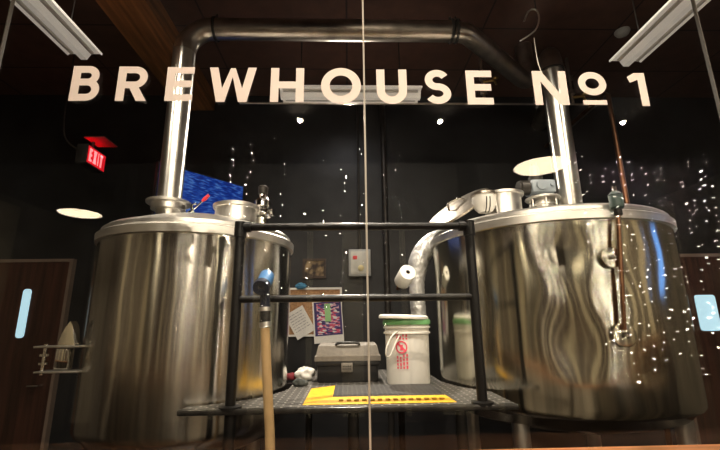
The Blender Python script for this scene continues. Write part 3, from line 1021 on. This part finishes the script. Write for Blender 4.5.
# small plate added above the sign, coloured maroon for its red glow
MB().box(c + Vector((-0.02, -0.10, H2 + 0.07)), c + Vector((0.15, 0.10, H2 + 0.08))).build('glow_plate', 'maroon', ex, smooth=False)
MB().tube([c + Vector((0, 0, H2)), c + Vector((0, 0, H2 + 0.07))], 0.012, 12).build('stem', 'dark_metal', ex)

# ------------------------------------------------------------------ television behind the smaller tank
tr = at(243, 187, 3.95)
tl = at_z(160, 163, tr.z)
u = Vector((tr.x - tl.x, tr.y - tl.y, 0))
Wt = u.length
u.normalize()
nrm = Vector((u.y, -u.x, 0))
Ht = Wt * 0.58
tv = thing('television', 'flat screen glowing blue behind the vent stack of the smaller tank', 'television', (tl + tr) / 2 - Vector((0, 0, Ht)))
o = tl - Vector((0, 0, Ht))
MB().prism([o + nrm * 0.002 - u * 0.015 - Vector((0, 0, 0.015)), o + nrm * 0.002 + u * (Wt + 0.015) - Vector((0, 0, 0.015)), o + nrm * 0.002 + u * (Wt + 0.015) + Vector((0, 0, Ht + 0.015)), o + nrm * 0.002 - u * 0.015 + Vector((0, 0, Ht + 0.015))], -nrm * 0.045).build('case', 'black_plastic', tv, smooth=False)
MB().poly([o + nrm * 0.004, o + nrm * 0.004 + u * Wt, o + nrm * 0.004 + u * Wt + Vector((0, 0, Ht)), o + nrm * 0.004 + Vector((0, 0, Ht))]).build('screen', 'screen', tv, smooth=False)
mid = (tl + tr) / 2 - nrm * 0.05 - Vector((0, 0, Ht * 0.5))
MB().tube([mid, mid - nrm * 0.12, (mid.x - nrm.x * 0.12, BY - 0.001, mid.z)], 0.02, 12).build('wall_arm', 'dark_metal', tv)

# ------------------------------------------------------------------ platform with guard rail
PT = PZ
lo_, hi_ = LR + 0.03, RR + 0.03
FX0, FX1 = at(178, 409, 1.9).x, at(518, 406, 1.9).x
PYb = 3.35
plat = thing('work_platform', 'black steel platform with open grating between the two tanks', 'platform', (0, 1.9, 0))


def circ_front(cx, cy, r, x):
    k = r * r - (x - cx) ** 2
    return cy - math.sqrt(k) if k > 0 else None


gm = MB()
N_ = 120
cols = []
for i in range(N_ + 1):
    x = FX0 + (FX1 - FX0) * i / N_
    y1 = PYb
    for cx, cy, r in ((LXc, LYc, lo_), (RXc, RYc, hi_)):
        y = circ_front(cx, cy, r, x)
        if y is not None:
            y1 = min(y1, max(y, 1.915))
    cols.append((x, y1))
for (xa, ya), (xb, yb) in zip(cols, cols[1:]):
    y = min(ya, yb)
    gm.poly([(xa, 1.905, PT), (xb, 1.905, PT), (xb, max(y, 1.907), PT), (xa, max(y, 1.907), PT)])
bmesh.ops.remove_doubles(gm.bm, verts=gm.bm.verts, dist=1e-5)
gm.build('grating', 'grate', plat, smooth=False)
MB().box((FX0, 1.882, PT - 0.018), (FX1, 1.905, PT + 0.007), 0.008).build('front_edge', 'edge_steel', plat)
for x in (-0.52, 0.02, 0.5):
    MB().tube([(x, 1.93, 0), (x, 1.93, PT - 0.01)], 0.025, 16).build('leg', 'black_pipe', plat)
for x in (-0.3, 0.4):
    MB().tube([(x, PYb - 0.05, 0), (x, PYb - 0.05, PT - 0.01)], 0.025, 16).build('leg', 'black_pipe', plat)
for y in (2.2, 2.7, 3.2):
    MB().box((-0.38, y - 0.02, PT - 0.05), (0.42, y + 0.02, PT - 0.002)).build('cross_beam', 'black_pipe', plat, smooth=False)

RY = 1.925
pl, prr = at(236.5, 300, RY).x, at(474.5, 300, RY).x
zt, zm = at(355, 226.5, RY).z, at(355, 298, RY).z
rail = thing('guard_rail', 'black pipe guard rail with two posts standing on the platform front', 'railing', ((pl + prr) / 2, RY, PT))
for x in (pl, prr):
    MB().tube([(x, RY, PT), (x, RY, zt)], 0.023, 20).build('post', 'black_pipe', rail)
MB().tube([(pl, RY, zt), (prr, RY, zt)], 0.019, 20).build('top_rail', 'black_pipe', rail)
MB().tube([(pl, RY, zm), (prr, RY, zm)], 0.017, 20).build('mid_rail', 'black_pipe', rail)
for x, s_ in ((pl, 1), (prr, -1)):
    MB().tube([(x, RY, zt - 0.05), (x, RY, zt + 0.024)], 0.029, 20).tube([(x, RY, zt), (x + s_ * 0.05, RY, zt)], 0.026, 20).build('elbow_fitting', 'black_pipe', rail)
    MB().lathe([(0.023, 0), (0.05, 0), (0.05, 0.012), (0.023, 0.016)], (x, RY, PT), seg=24).build('foot_plate', 'black_pipe', rail)

# ------------------------------------------------------------------ hose with blue nozzle
HY = 1.855
hz0 = at(265, 328, HY)
hz1 = at(270, 450, HY)
hs = thing('wash_down_hose', 'tan rubber hose with a blue spray nozzle hung over the middle rail', 'hose', (hz1.x, HY, 0.0))
MB().tube(smoothline([hz0, at(266.5, 365, HY), at(268.3, 405, HY), hz1, (hz1.x + 0.01, HY, 0.6), (hz1.x + 0.03, HY - 0.02, 0.12), (hz1.x + 0.12, HY - 0.06, 0.025), (hz1.x + 0.4, HY - 0.1, 0.022)], 8), 0.0205, 18).build('hose', 'hose', hs)
hd = at(265, 277, HY)
n0 = at(262, 286, HY - 0.06)
nz = MB().tube([at(268, 274, HY + 0.04), at(267, 276, HY + 0.02), at(265, 281, HY - 0.02), n0], [0.022, 0.033, 0.034, 0.031], 24).build('nozzle_body', 'blue_rubber', hs)
ax = (n0 - at(265, 281, HY - 0.02)).normalized()
MB().lathe([(0.013, -0.01), (0.013, 0.018), (0.036, 0.020), (0.038, 0.012), (0.037, -0.008), (0.03, -0.012)], n0, ax, seg=28).lathe([(0, 0.004), (0.013, 0.004)], n0, ax, seg=24).build('nozzle_ring', 'navy_rubber', nz)
MB().tube([at(264, 284, HY), at(265, 296, HY - 0.005), at(265, 309, HY)], [0.024, 0.022, 0.021], 18).build('handle', 'navy_rubber', nz)
MB().tube([at(265, 307, HY), at(265, 311, HY)], 0.025, 18).build('clamp_ring', 'lid_steel', hs)
MB().tube([at(265, 322, HY), at(265.5, 327, HY)], 0.026, 18).build('clamp_ring', 'lid_steel', hs)
MB().tube([at(265, 309, HY), at(265.2, 324, HY)], 0.0225, 18).build('swivel', 'black_plastic', hs)

# ------------------------------------------------------------------ rubber mat
mx0, mx1 = at(303, 404, 2.0).x, at(456, 403, 2.0).x
my0, my1 = at_z(370, 404, PT).y, at_z(412, 387, PT).y - 0.001
mat_ = thing('rubber_mat', 'ridged black rubber mat with a bright yellow border', 'mat', ((mx0 + mx1) / 2, (my0 + my1) / 2, PT))
b_ = 0.105
th = 0.016
xi = at_z(333, 396, PT + th).x
MB().box((xi, my0 + b_, PT + 0.001), (mx1 - 0.03, my1, PT + th)).build('ridged_pad', 'ridges', mat_, smooth=False)
ym = MB()
z0, z1 = PT + 0.002, PT + th
y1 = my0 + b_
for quad in ([(mx0, my0, z0), (mx1, my0, z0), (mx1 - 0.03, y1, z1), (xi, y1, z1)], [(mx0, my0, z0), (xi, y1, z1), (xi, my1, z1), (mx0 + 0.0, my1, z0)]):
    ym.prism(quad, (0, 0, -0.0015))
ym.build('border', 'yellow', mat_, smooth=False)
rb_ = MB()
for k in range(14):
    x = xi + 0.03 + (mx1 - xi - 0.10) * k / 13
    rb_.box((x, my0 + 0.035, PT + 0.008), (x + 0.022, my0 + 0.060, PT + 0.0135), 0.002)
rb_.build('border_grips', pmat('worn_yellow_rubber', (0.45, 0.22, 0.01), 0.6, var=0.3), mat_)

# ------------------------------------------------------------------ bucket
bc = at_z(412, 387, PT)
bf = bc.y
brad = 0.5 * (at(435.5, 376, bf).x - at(388.5, 376, bf).x)
BX, BYc = bc.x, bf + brad * 0.95
ztopb = at(410, 321.5, bf + 0.02).z
Hb = ztopb - PT
bk = thing('plastic_bucket', 'white plastic bucket with red print and a loose lid over a green lid', 'bucket', (BX, BYc, PT))
k_ = brad
MB().lathe([(0, 0.004), (k_ * 0.93, 0.004), (k_ * 0.95, 0.012), (k_ * 0.985, Hb * 0.80), (k_ * 1.06, Hb * 0.805), (k_ * 1.06, Hb * 0.83), (k_ * 1.0, Hb * 0.84), (k_ * 1.0, Hb * 0.89), (k_ * 1.07, Hb * 0.895), (k_ * 1.07, Hb * 0.92), (k_ * 1.01, Hb * 0.93), (k_ * 1.01, Hb * 0.99), (0, Hb * 0.99)], (BX, BYc, PT), seg=64).build('bucket_body', 'white_plastic', bk)
gl = MB().lathe([(k_ * 1.0, Hb * 0.95), (k_ * 1.08, Hb * 0.95), (k_ * 1.09, Hb * 1.0), (k_ * 1.06, Hb * 1.035), (0, Hb * 1.04)], (BX, BYc, PT), seg=64).build('green_lid', 'green_plastic', bk)
gl['label'] = 'green snap-on lid'
tilt = Matrix.Rotation(math.radians(2.5), 3, 'Y')
axl = tilt @ Vector((0, 0, 1))
MB().lathe([(0, 0.008), (k_ * 1.02, 0.008), (k_ * 1.10, -0.004), (k_ * 1.13, 0.0), (k_ * 1.13, 0.012), (k_ * 1.06, 0.022), (k_ * 1.0, 0.020), (0, 0.018)], Vector((BX - 0.02, BYc - 0.012, PT + Hb * 1.05)), axl, seg=64).build('loose_lid', 'white_plastic', bk)
# wire bail with plastic grip, hanging at the left
ha_ = [at(400, 330, bf + 0.02), at(392, 336, bf - 0.01), at(386.5, 348, bf - 0.03), at(386.5, 356, bf - 0.03), at(390.5, 355, bf - 0.02), at(396, 342, bf), at(402, 331, bf + 0.015)]
hd_ = MB().tube(smoothline(ha_, 8), 0.0048, 10).ball(at(399, 331, bf + 0.03), 0.012).build('bucket_handle', 'white_plastic', bk)


def onb(ax_, z):
    """point on the bucket wall: angle from the front, height"""
    r = k_ * 0.975 + 0.003
    return Vector((BX + r * math.sin(ax_), BYc - r * math.cos(ax_), PT + z))


pm_ = MB()
ca, cz, cr = -0.40, Hb * 0.60, 0.036
ring = []
for i in range(28):
    t = 2 * PI * i / 28
    ring.append((math.cos(t), math.sin(t)))
for i in range(28):
    (a, b), (c, d) = ring[i], ring[(i + 1) % 28]
    pm_.poly([onb(ca + a * cr / k_, cz + b * cr), onb(ca + c * cr / k_, cz + d * cr), onb(ca + c * cr * 0.78 / k_, cz + d * cr * 0.78), onb(ca + a * cr * 0.78 / k_, cz + b * cr * 0.78)])
w_ = 0.0045
pm_.poly([onb(ca + (-0.024 - w_) / k_, cz + 0.024 - w_), onb(ca + (-0.024 + w_) / k_, cz + 0.024 + w_), onb(ca + (0.024 + w_) / k_, cz - 0.024 + w_), onb(ca + (0.024 - w_) / k_, cz - 0.024 - w_)])
pm_.poly([onb(ca - 0.008 / k_, cz - 0.018), onb(ca + 0.006 / k_, cz - 0.018), onb(ca + 0.010 / k_, cz + 0.014), onb(ca - 0.004 / k_, cz + 0.014)])
rnd = random.Random(3)
for row in range(4):
    s = -0.030 + row * 0.019
    for zlo, zhi in ((0.27, 0.46), (0.72, 0.79)):
        z = Hb * zlo
        while z < Hb * zhi:
            l = rnd.uniform(0.008, 0.02)
            pm_.poly([onb(ca + s / k_, z), onb(ca + (s + 0.010) / k_, z), onb(ca + (s + 0.010) / k_, z + l), onb(ca + s / k_, z + l)])
            z += l + 0.006
pm_.build('red_print', 'red_print', bk, smooth=False)

# ------------------------------------------------------------------ toolbox
tY = at_z(347, 383, PT).y + 0.012
tx0, tx1 = at(315, 372, tY).x, at(380.5, 372, tY).x
tz1 = at(347, 343.5, tY).z
zl = at(347, 361, tY).z
tb = thing('toolbox', 'plastic toolbox with a grey lid, black base and folding handle', 'toolbox', ((tx0 + tx1) / 2, tY + 0.11, PT))
D_ = 0.23
bm_ = MB()
bm_.box((tx0 + 0.012, tY + 0.012, PT), (tx1 - 0.012, tY + D_ - 0.012, zl - 0.012), 0.012)
bm_.box((tx0, tY, zl - 0.03), (tx1, tY + D_, zl), 0.006).build('base', 'black_plastic', tb)
a = [(tx0 - 0.004, tY - 0.004, zl), (tx1 + 0.004, tY - 0.004, zl), (tx1 + 0.004, tY + D_ + 0.004, zl), (tx0 - 0.004, tY + D_ + 0.004, zl)]
h_ = tz1 - zl
lidm = MB()
rings = []
for ins, hh in ((0, 0), (0, h_ * 0.28), (0.008, h_ * 0.34), (0.02, h_ * 0.86), (0.032, h_)):
    rings.append([lidm.bm.verts.new((px + (ins if i in (0, 3) else -ins), py + (ins * 1.6 if i in (0, 1) else -ins * 1.6), zl + hh)) for i, (px, py, _) in enumerate(a)])
for A_, B_ in zip(rings, rings[1:]):
    for i in range(4):
        lidm.bm.faces.new((A_[i], A_[(i + 1) % 4], B_[(i + 1) % 4], B_[i]))
lidm.bm.faces.new(rings[-1])
lidm.bm.faces.new(rings[0][::-1])
lidm.build('lid', 'toolbox_grey', tb, smooth=False)
xm = (tx0 + tx1) / 2
MB().tube([(xm - 0.075, tY + 0.04, tz1 - 0.01), (xm - 0.07, tY + 0.02, tz1 - 0.002), (xm - 0.045, tY + 0.015, tz1 + 0.004), (xm + 0.045, tY + 0.015, tz1 + 0.004), (xm + 0.07, tY + 0.02, tz1 - 0.002), (xm + 0.075, tY + 0.04, tz1 - 0.01)], 0.008, 12).build('handle', 'black_plastic', tb)
la = at(347, 367.5, tY)
lt_ = MB().box((la.x - 0.036, tY - 0.012, la.z - 0.028), (la.x + 0.036, tY + 0.004, la.z + 0.028), 0.005).build('latch', 'toolbox_grey', tb)
lb = MB()
for row in range(2):
    for k in range(5):
        lb.box((la.x - 0.027 + k * 0.0112, tY - 0.0135, la.z - 0.012 + row * 0.015), (la.x - 0.020 + k * 0.0112, tY - 0.011, la.z - 0.003 + row * 0.015))
lb.build('embossing', 'black_plastic', lt_, smooth=False)

# ------------------------------------------------------------------ rag heap beside the toolbox
def rag(name, label, px, py, r, sc, mat, seed):
    c = at_z(px, py, PT)
    o = MB().ball((c.x, c.y, PT + r * sc[2] * 0.85), r, 4, sc)
    for v in o.bm.verts:
        d = (v.co - Vector((c.x, c.y, PT + r * sc[2]))).normalized()
        k = noise.noise(v.co * 22 + Vector((seed, 0, 0))) * 0.35 + noise.noise(v.co * 50 + Vector((0, seed, 0))) * 0.2
        v.co += d * r * k
        v.co.z = max(v.co.z, PT + 0.002)
    return tag(o.build(name, mat, loc=(c.x, c.y, PT)), label, 'rag')


rag('cleaning_rag', 'crumpled white rag lying on the grating beside the toolbox', 305, 380, 0.060, (1.1, 0.8, 0.75), 'paper', 3)
rag('cleaning_rag', 'small dark red rag lying below the crumpled white one', 291, 380, 0.036, (1.2, 0.8, 0.7), pmat('dark_red_cloth', (0.22, 0.03, 0.04), 0.9, var=0.4, scale=30), 9)
rag('cleaning_rag', 'grey-green glove-like rag at the left corner of the yellow mat', 301, 386, 0.040, (1.3, 0.8, 0.55), pmat('grey_cloth', (0.07, 0.075, 0.07), 0.9, var=0.6, scale=30), 15)

# ------------------------------------------------------------------ silver duct and white roll by the larger tank
DY = RYc + 0.34
pts = [at(452, 238, DY), at(438, 240, DY), at(428, 246, DY), at(420, 258, DY), at(417, 275, DY), at(417.5, 300, DY), at(419, 318, DY)]
pts += [Vector((pts[-1].x, DY, PT + 0.02))]
fd = MB()
sm = smoothline(pts, 10)
fd.tube(sm, [(0.078 if i < 34 else max(0.058, 0.078 - 0.002 * (i - 34))) + 0.005 * noise.noise(Vector((i * 0.9, 3, 0))) for i in range(len(sm))], 24)
fdo = fd.build('foil_duct', 'foil', loc=(pts[-1].x, DY, PT + 0.02))
tag(fdo, 'crinkled silver insulated duct bending down behind the white bucket', 'duct')
rc = at(408, 272, DY - 0.30)
rax = Vector((0.16, -0.9, 0.34)).normalized()
ro = thing('paper_roll', 'white roll with a dark centre hole sticking out from the silver duct', 'roll', rc)
MB().lathe([(0.014, 0.0), (0.055, 0.0), (0.058, -0.004), (0.058, -0.15), (0.055, -0.154), (0.014, -0.154)], rc, rax, seg=40).build('roll', 'white_plastic', ro)
MB().lathe([(0.0, -0.02), (0.0145, -0.02), (0.0145, -0.27), (0, -0.27)], rc, rax, seg=20).build('peg', 'copper', ro)

# ------------------------------------------------------------------ things on the back wall
WY = BY - 0.001
# picture
a, b = at(303, 259, WY), at(326, 278.5, WY)
pc = thing('framed_picture', 'small brown picture in a dark frame on the slate wall', 'picture', ((a.x + b.x) / 2, WY, b.z))
fr = MB()
t_ = 0.022
for lo, hi in (((a.x, WY - 0.025, a.z - t_), (b.x, WY, a.z)), ((a.x, WY - 0.025, b.z), (b.x, WY, b.z + t_)), ((a.x, WY - 0.025, b.z + t_), (a.x + t_, WY, a.z - t_)), ((b.x - t_, WY - 0.025, b.z + t_), (b.x, WY, a.z - t_))):
    fr.box(lo, hi)
fr.build('frame', 'frame_dark', pc, smooth=False)
MB().box((a.x + t_, WY - 0.012, b.z + t_), (b.x - t_, WY, a.z - t_)).build('print', 'photo', pc, smooth=False)
# control box
a, b = at(348.5, 251, WY), at(370.5, 277, WY)
cbx = thing('control_box', 'grey wall box with a pale front and a red button beside the picture', 'control box', ((a.x + b.x) / 2, WY, b.z))
MB().box((a.x, WY - 0.10, b.z), (b.x, WY, a.z), 0.008).build('housing', 'enclosure', cbx)
MB().box((a.x + 0.022, WY - 0.106, b.z + 0.022), (b.x - 0.022, WY - 0.098, a.z - 0.022), 0.003).build('door', 'enclosure_face', cbx)
rbp = at(355, 257.5, WY - 0.11)
MB().box((rbp.x - 0.022, WY - 0.112, rbp.z - 0.018), (rbp.x + 0.022, WY - 0.104, rbp.z + 0.018), 0.003).build('button', 'red_plastic', cbx)
ylb = at(361, 268, WY - 0.11)
MB().lathe([(0, 0), (0.03, 0), (0.03, 0.012), (0.022, 0.016), (0, 0.016)], (ylb.x, WY - 0.105, ylb.z), (0, -1, 0), seg=24).build('dial', pmat('pale_yellow_plastic', (0.6, 0.52, 0.3), 0.5), cbx)  # yellow disc colours in the yellowish glow on the box front
MB().tube([((a.x + b.x) / 2, WY - 0.03, a.z), ((a.x + b.x) / 2, WY - 0.03, ZC)], 0.012, 12).build('conduit', 'dark_metal', cbx)
# pinboard
a, b = at(288.5, 288, WY), at(342, 336, WY)
pb = thing('pinboard', 'cork pinboard with a white frame on the slate wall behind the middle rail', 'pinboard', ((a.x + b.x) / 2, WY, b.z))
MB().box((a.x, WY - 0.012, b.z), (b.x, WY, a.z)).build('cork', 'cork', pb, smooth=False)
fr = MB()
t_ = 0.02
for lo, hi in (((a.x, WY - 0.022, a.z - t_), (b.x, WY, a.z)), ((a.x, WY - 0.022, b.z), (b.x, WY, b.z + t_)), ((a.x, WY - 0.022, b.z + t_), (a.x + t_, WY, a.z - t_)), ((b.x - t_, WY - 0.022, b.z + t_), (b.x, WY, a.z - t_))):
    fr.box(lo, hi)
fr.build('frame', 'paper', pb, smooth=False)
# blue cloth over the board
c = at(301, 286, WY - 0.03)
bl = MB().ball((c.x, WY - 0.035, c.z), 0.05, 3, (1, 0.5, 0.6), 0.5, 14).build('cloth', pmat('blue_cloth', (0.08, 0.26, 0.42), 0.8, var=0.2), loc=(c.x, WY - 0.035, c.z - 0.03))
tag(bl, 'small bright blue cloth draped over the pinboard top edge', 'cloth')


# notes
def sheet(cen, w, h, tilt_, y):
    cen = Vector((cen.x, y, cen.z))
    R_ = Matrix.Rotation(math.radians(tilt_), 3, 'Y')
    return lambda s, t, dy=0.0: cen + R_ @ Vector((s * w / 2, dy, t * h / 2))


y_ = WY - 0.026
cen = at(300, 322.5, y_)
S = sheet(cen, 0.20, 0.27, 32 - 62 + 0, y_)
nt_ = thing('paper_note', 'tilted white handwritten sheet pinned at the lower corner of the pinboard', 'note', cen)
MB().prism([S(-1, -1), S(1, -1), S(1, 1), S(-1, 1)], (0, 0.002, 0)).build('sheet', 'paper', nt_, smooth=False)
ln = MB()
rnd = random.Random(5)
for k in range(7):
    t = 0.72 - 0.2 * k
    s0 = -0.78
    while s0 < 0.6:
        s1 = s0 + rnd.uniform(0.12, 0.4)
        ln.poly([S(s0, t - 0.022, -0.002), S(min(s1, 0.75), t - 0.022, -0.002), S(min(s1, 0.75), t + 0.022, -0.002), S(s0, t + 0.022, -0.002)])
        s0 = s1 + 0.09
ln.build('handwriting', pmat('pale_ink', (0.36, 0.34, 0.36), 0.8), nt_, smooth=False)
y_ = WY - 0.030
cen = at(328, 321.5, y_)
S = sheet(cen, 0.29, 0.40, -4, y_)
po = thing('poster', 'pink and violet printed poster with a green strip hung over the pinboard', 'poster', cen)
MB().prism([S(-1, -1), S(1, -1), S(1, 1), S(-1, 1)], (0, 0.002, 0)).build('sheet', 'paper', po, smooth=False)
MB().poly([S(-0.9, -0.66, -0.001), S(0.95, -0.66, -0.001), S(0.95, 0.96, -0.001), S(-0.9, 0.96, -0.001)]).build('border', pmat('violet_print', (0.07, 0.05, 0.17), 0.7), po, smooth=False)
MB().poly([S(-0.72, -0.6, -0.002), S(0.8, -0.6, -0.002), S(0.8, 0.88, -0.002), S(-0.72, 0.88, -0.002)]).build('print', 'poster', po, smooth=False)
MB().poly([S(-0.18, 0.0, -0.003), S(0.22, 0.0, -0.003), S(0.22, 0.86, -0.003), S(-0.18, 0.86, -0.003)]).build('green_strip', pmat('pale_green_print', (0.36, 0.62, 0.30), 0.7), po, smooth=False)
# conduit on the wall
c = at(386, 240, WY - 0.03)
cdt = MB().tube([(c.x, WY - 0.03, 0.0), (c.x, WY - 0.03, ZC)], 0.03, 16).build('wall_conduit', 'dark_metal', loc=(c.x, WY - 0.03, 0))
tag(cdt, 'dark upright pipe on the slate wall between the control box and the silver duct', 'pipe')

# ------------------------------------------------------------------ bar side lamps (seen in the glass)
def mirror(px, py, z):
    """place on the bar side, at height z, whose reflection in the glass shows at that pixel"""
    p = at_z(px, py, z)
    return Vector((p.x, 2 * GY - p.y, z))


dz = 2.78
c = mirror(541, 167, dz)
dl = thing('ceiling_lamp', 'round cream ceiling lamp of the bar, mirrored over the motor', 'ceiling lamp', c, 'round lamps of the bar')
MB().lathe([(0, 0), (0.205, 0), (0.212, 0.006)], c, seg=48).build('diffuser', 'lamp_glow', dl)
MB().lathe([(0.213, 0.004), (0.213, 0.02), (0.05, 0.03), (0, 0.03)], c, seg=48).build('shade', 'black_plastic', dl)
MB().tube([c + Vector((0, 0, 0.03)), (c.x, c.y, ZB)], 0.004, 8).build('stem', 'black_plastic', dl)
dup(dl, mirror(80, 214, dz), 'round cream ceiling lamp of the bar, mirrored beside the smaller tank')
dz = 3.19
first = None
DL = []
for px, py in ((300, 120), (440, 121), (623, 122)):
    c = mirror(px, py, dz)
    DL.append(c.copy())
    if first is None:
        first = thing('downlight', 'small round downlight mirrored below the lettering', 'downlight', c, 'downlights over the window')
        MB().lathe([(0, 0), (0.026, 0)], c, seg=24).build('lens', 'spot_glow', first)
        MB().lathe([(0.032, -0.002), (0.045, -0.003), (0.047, 0.004), (0.033, 0.005)], c, seg=24).build('trim_ring', 'enclosure', first)
    else:
        dup(first, c)

# curtain of tiny lights in the bar (its reflection dots the glass)
rnd = random.Random(11)
lc = MB()
wr = MB()
SYv = 3.4
for x0, xstep, n, ytop, ybot, dens in ((228, 19.5, 10, 135, 345, 0.5), (586, 11.5, 13, 150, 400, 0.75)):
    for i in range(n):
        px = x0 + i * xstep + rnd.uniform(-5, 5)
        tp = at(px, 225, SYv)
        X = tp.x
        za, zb2 = at(px, ytop + rnd.uniform(0, 25), SYv).z, at(px, ybot - rnd.uniform(0, 60), SYv).z
        wr.tube([(X, 2 * GY - SYv, ZB), (X, 2 * GY - SYv, zb2)], 0.0012, 4)
        z = za
        while z > zb2:
            if rnd.random() < dens:
                lc.ball((X + rnd.uniform(-0.03, 0.03), 2 * GY - SYv + rnd.uniform(-0.01, 0.01), z), rnd.choice((0.004, 0.0048, 0.006)), 1)
            z -= rnd.uniform(0.04, 0.12)
cur = thing('fairy_light_curtain', 'curtain of tiny warm string lights mirrored as dots in the glass', 'string lights', (1.0, 2 * GY - SYv, 1.0))
cur['kind'] = 'stuff'
wr.build('wires', 'black_plastic', cur)
lc.build('bulbs', 'led', cur)


# ------------------------------------------------------------------ lights
def spot(name, loc, target, energy, col, size=60, blend=0.6, rad=0.08):
    l = bpy.data.lights.new(name, 'SPOT')
    l.energy = energy
    l.color = col
    l.spot_size = math.radians(size)
    l.spot_blend = blend
    l.shadow_soft_size = rad
    o = bpy.data.objects.new(name, l)
    o.location = loc
    o.rotation_euler = (Vector(target) - Vector(loc)).to_track_quat('-Z', 'Y').to_euler()
    C.objects.link(o)
    return o


warm = (1.0, 0.86, 0.68)
for x, t in ((-1.9, LXc - 0.3), (-1.25, LXc), (-0.5, LXc + 0.2), (0.5, RXc - 0.3), (1.2, RXc), (2.1, RXc + 0.4)):
    spot('track_spot', (x, 1.5, 3.95), (t, 2.6, 1.7), 82, (1.0, 0.89, 0.74), 75, 0.8, 0.05)  # unseen spots, added in a row for thin vertical streaks and bright lids
spot('track_spot', (0.1, 1.45, 3.95), (0.1, 2.6, 1.2), 220, (1.0, 0.9, 0.76), 48, 0.8, 0.05)  # unseen spot added to brighten the bucket and mat
spot('wall_washer', (0.0, 2.9, 3.95), (0.0, BY, 1.9), 22, (0.95, 0.95, 1.0), 90, 0.9)  # added fill that lifts the back wall, no fitting modelled
spot('low_wall_spot', (0.0, 3.95, 3.7), (0.0, GY, 0.7), 260, (1.0, 0.92, 0.8), 110, 0.9, 0.05)  # added fill for the knee wall that the tanks mirror
for sx in (-1, 1):
    spot('side_wall_spot', (sx * 0.6, 1.42, 3.9), (sx * XW, 2.3, 1.7), 110, (1.0, 0.92, 0.8), 80, 0.9, 0.05)  # added fill for the out-of-view side walls mirrored in the tanks
for p in DL:
    spot('downlight_spot', p + Vector((0, 0, -0.01)), (p.x * 0.8, GY, 2.2), 95 if p.x < 1 else 60, warm, 130, 1.0, 0.012)
for sx in (-1, 1):
    spot('bar_side_spot', (sx * 1.6, 0.85, 3.15), (sx * XW, -0.6, 1.5), 190, (1.0, 0.90, 0.74), 85, 0.9, 0.04)  # added to light the side panels for tank reflections
spot('pipe_spot', (-0.1, 1.38, 3.5), (1.3, 3.4, 3.75), 22, warm, 60, 0.9)  # added fill for the dark overhead pipes
for x in (-3.0, -1.0, 1.0, 3.0):
    spot('bar_wall_spot', (x, 0.85, 3.15), (x, -4.5, 1.4), 245, (1.0, 0.90, 0.74), 70, 0.9, 0.04)  # added to light the far wall panels that the tanks mirror

w = bpy.data.worlds.new('world')
scene.world = w
w.use_nodes = True
w.node_tree.nodes['Background'].inputs[0].default_value = (0.01, 0.008, 0.006, 1)
w.node_tree.nodes['Background'].inputs[1].default_value = 0.5
scene.view_settings.view_transform = 'Standard'
scene.view_settings.look = 'None'
scene.view_settings.exposure = 0.12
scene.view_settings.gamma = 0.88
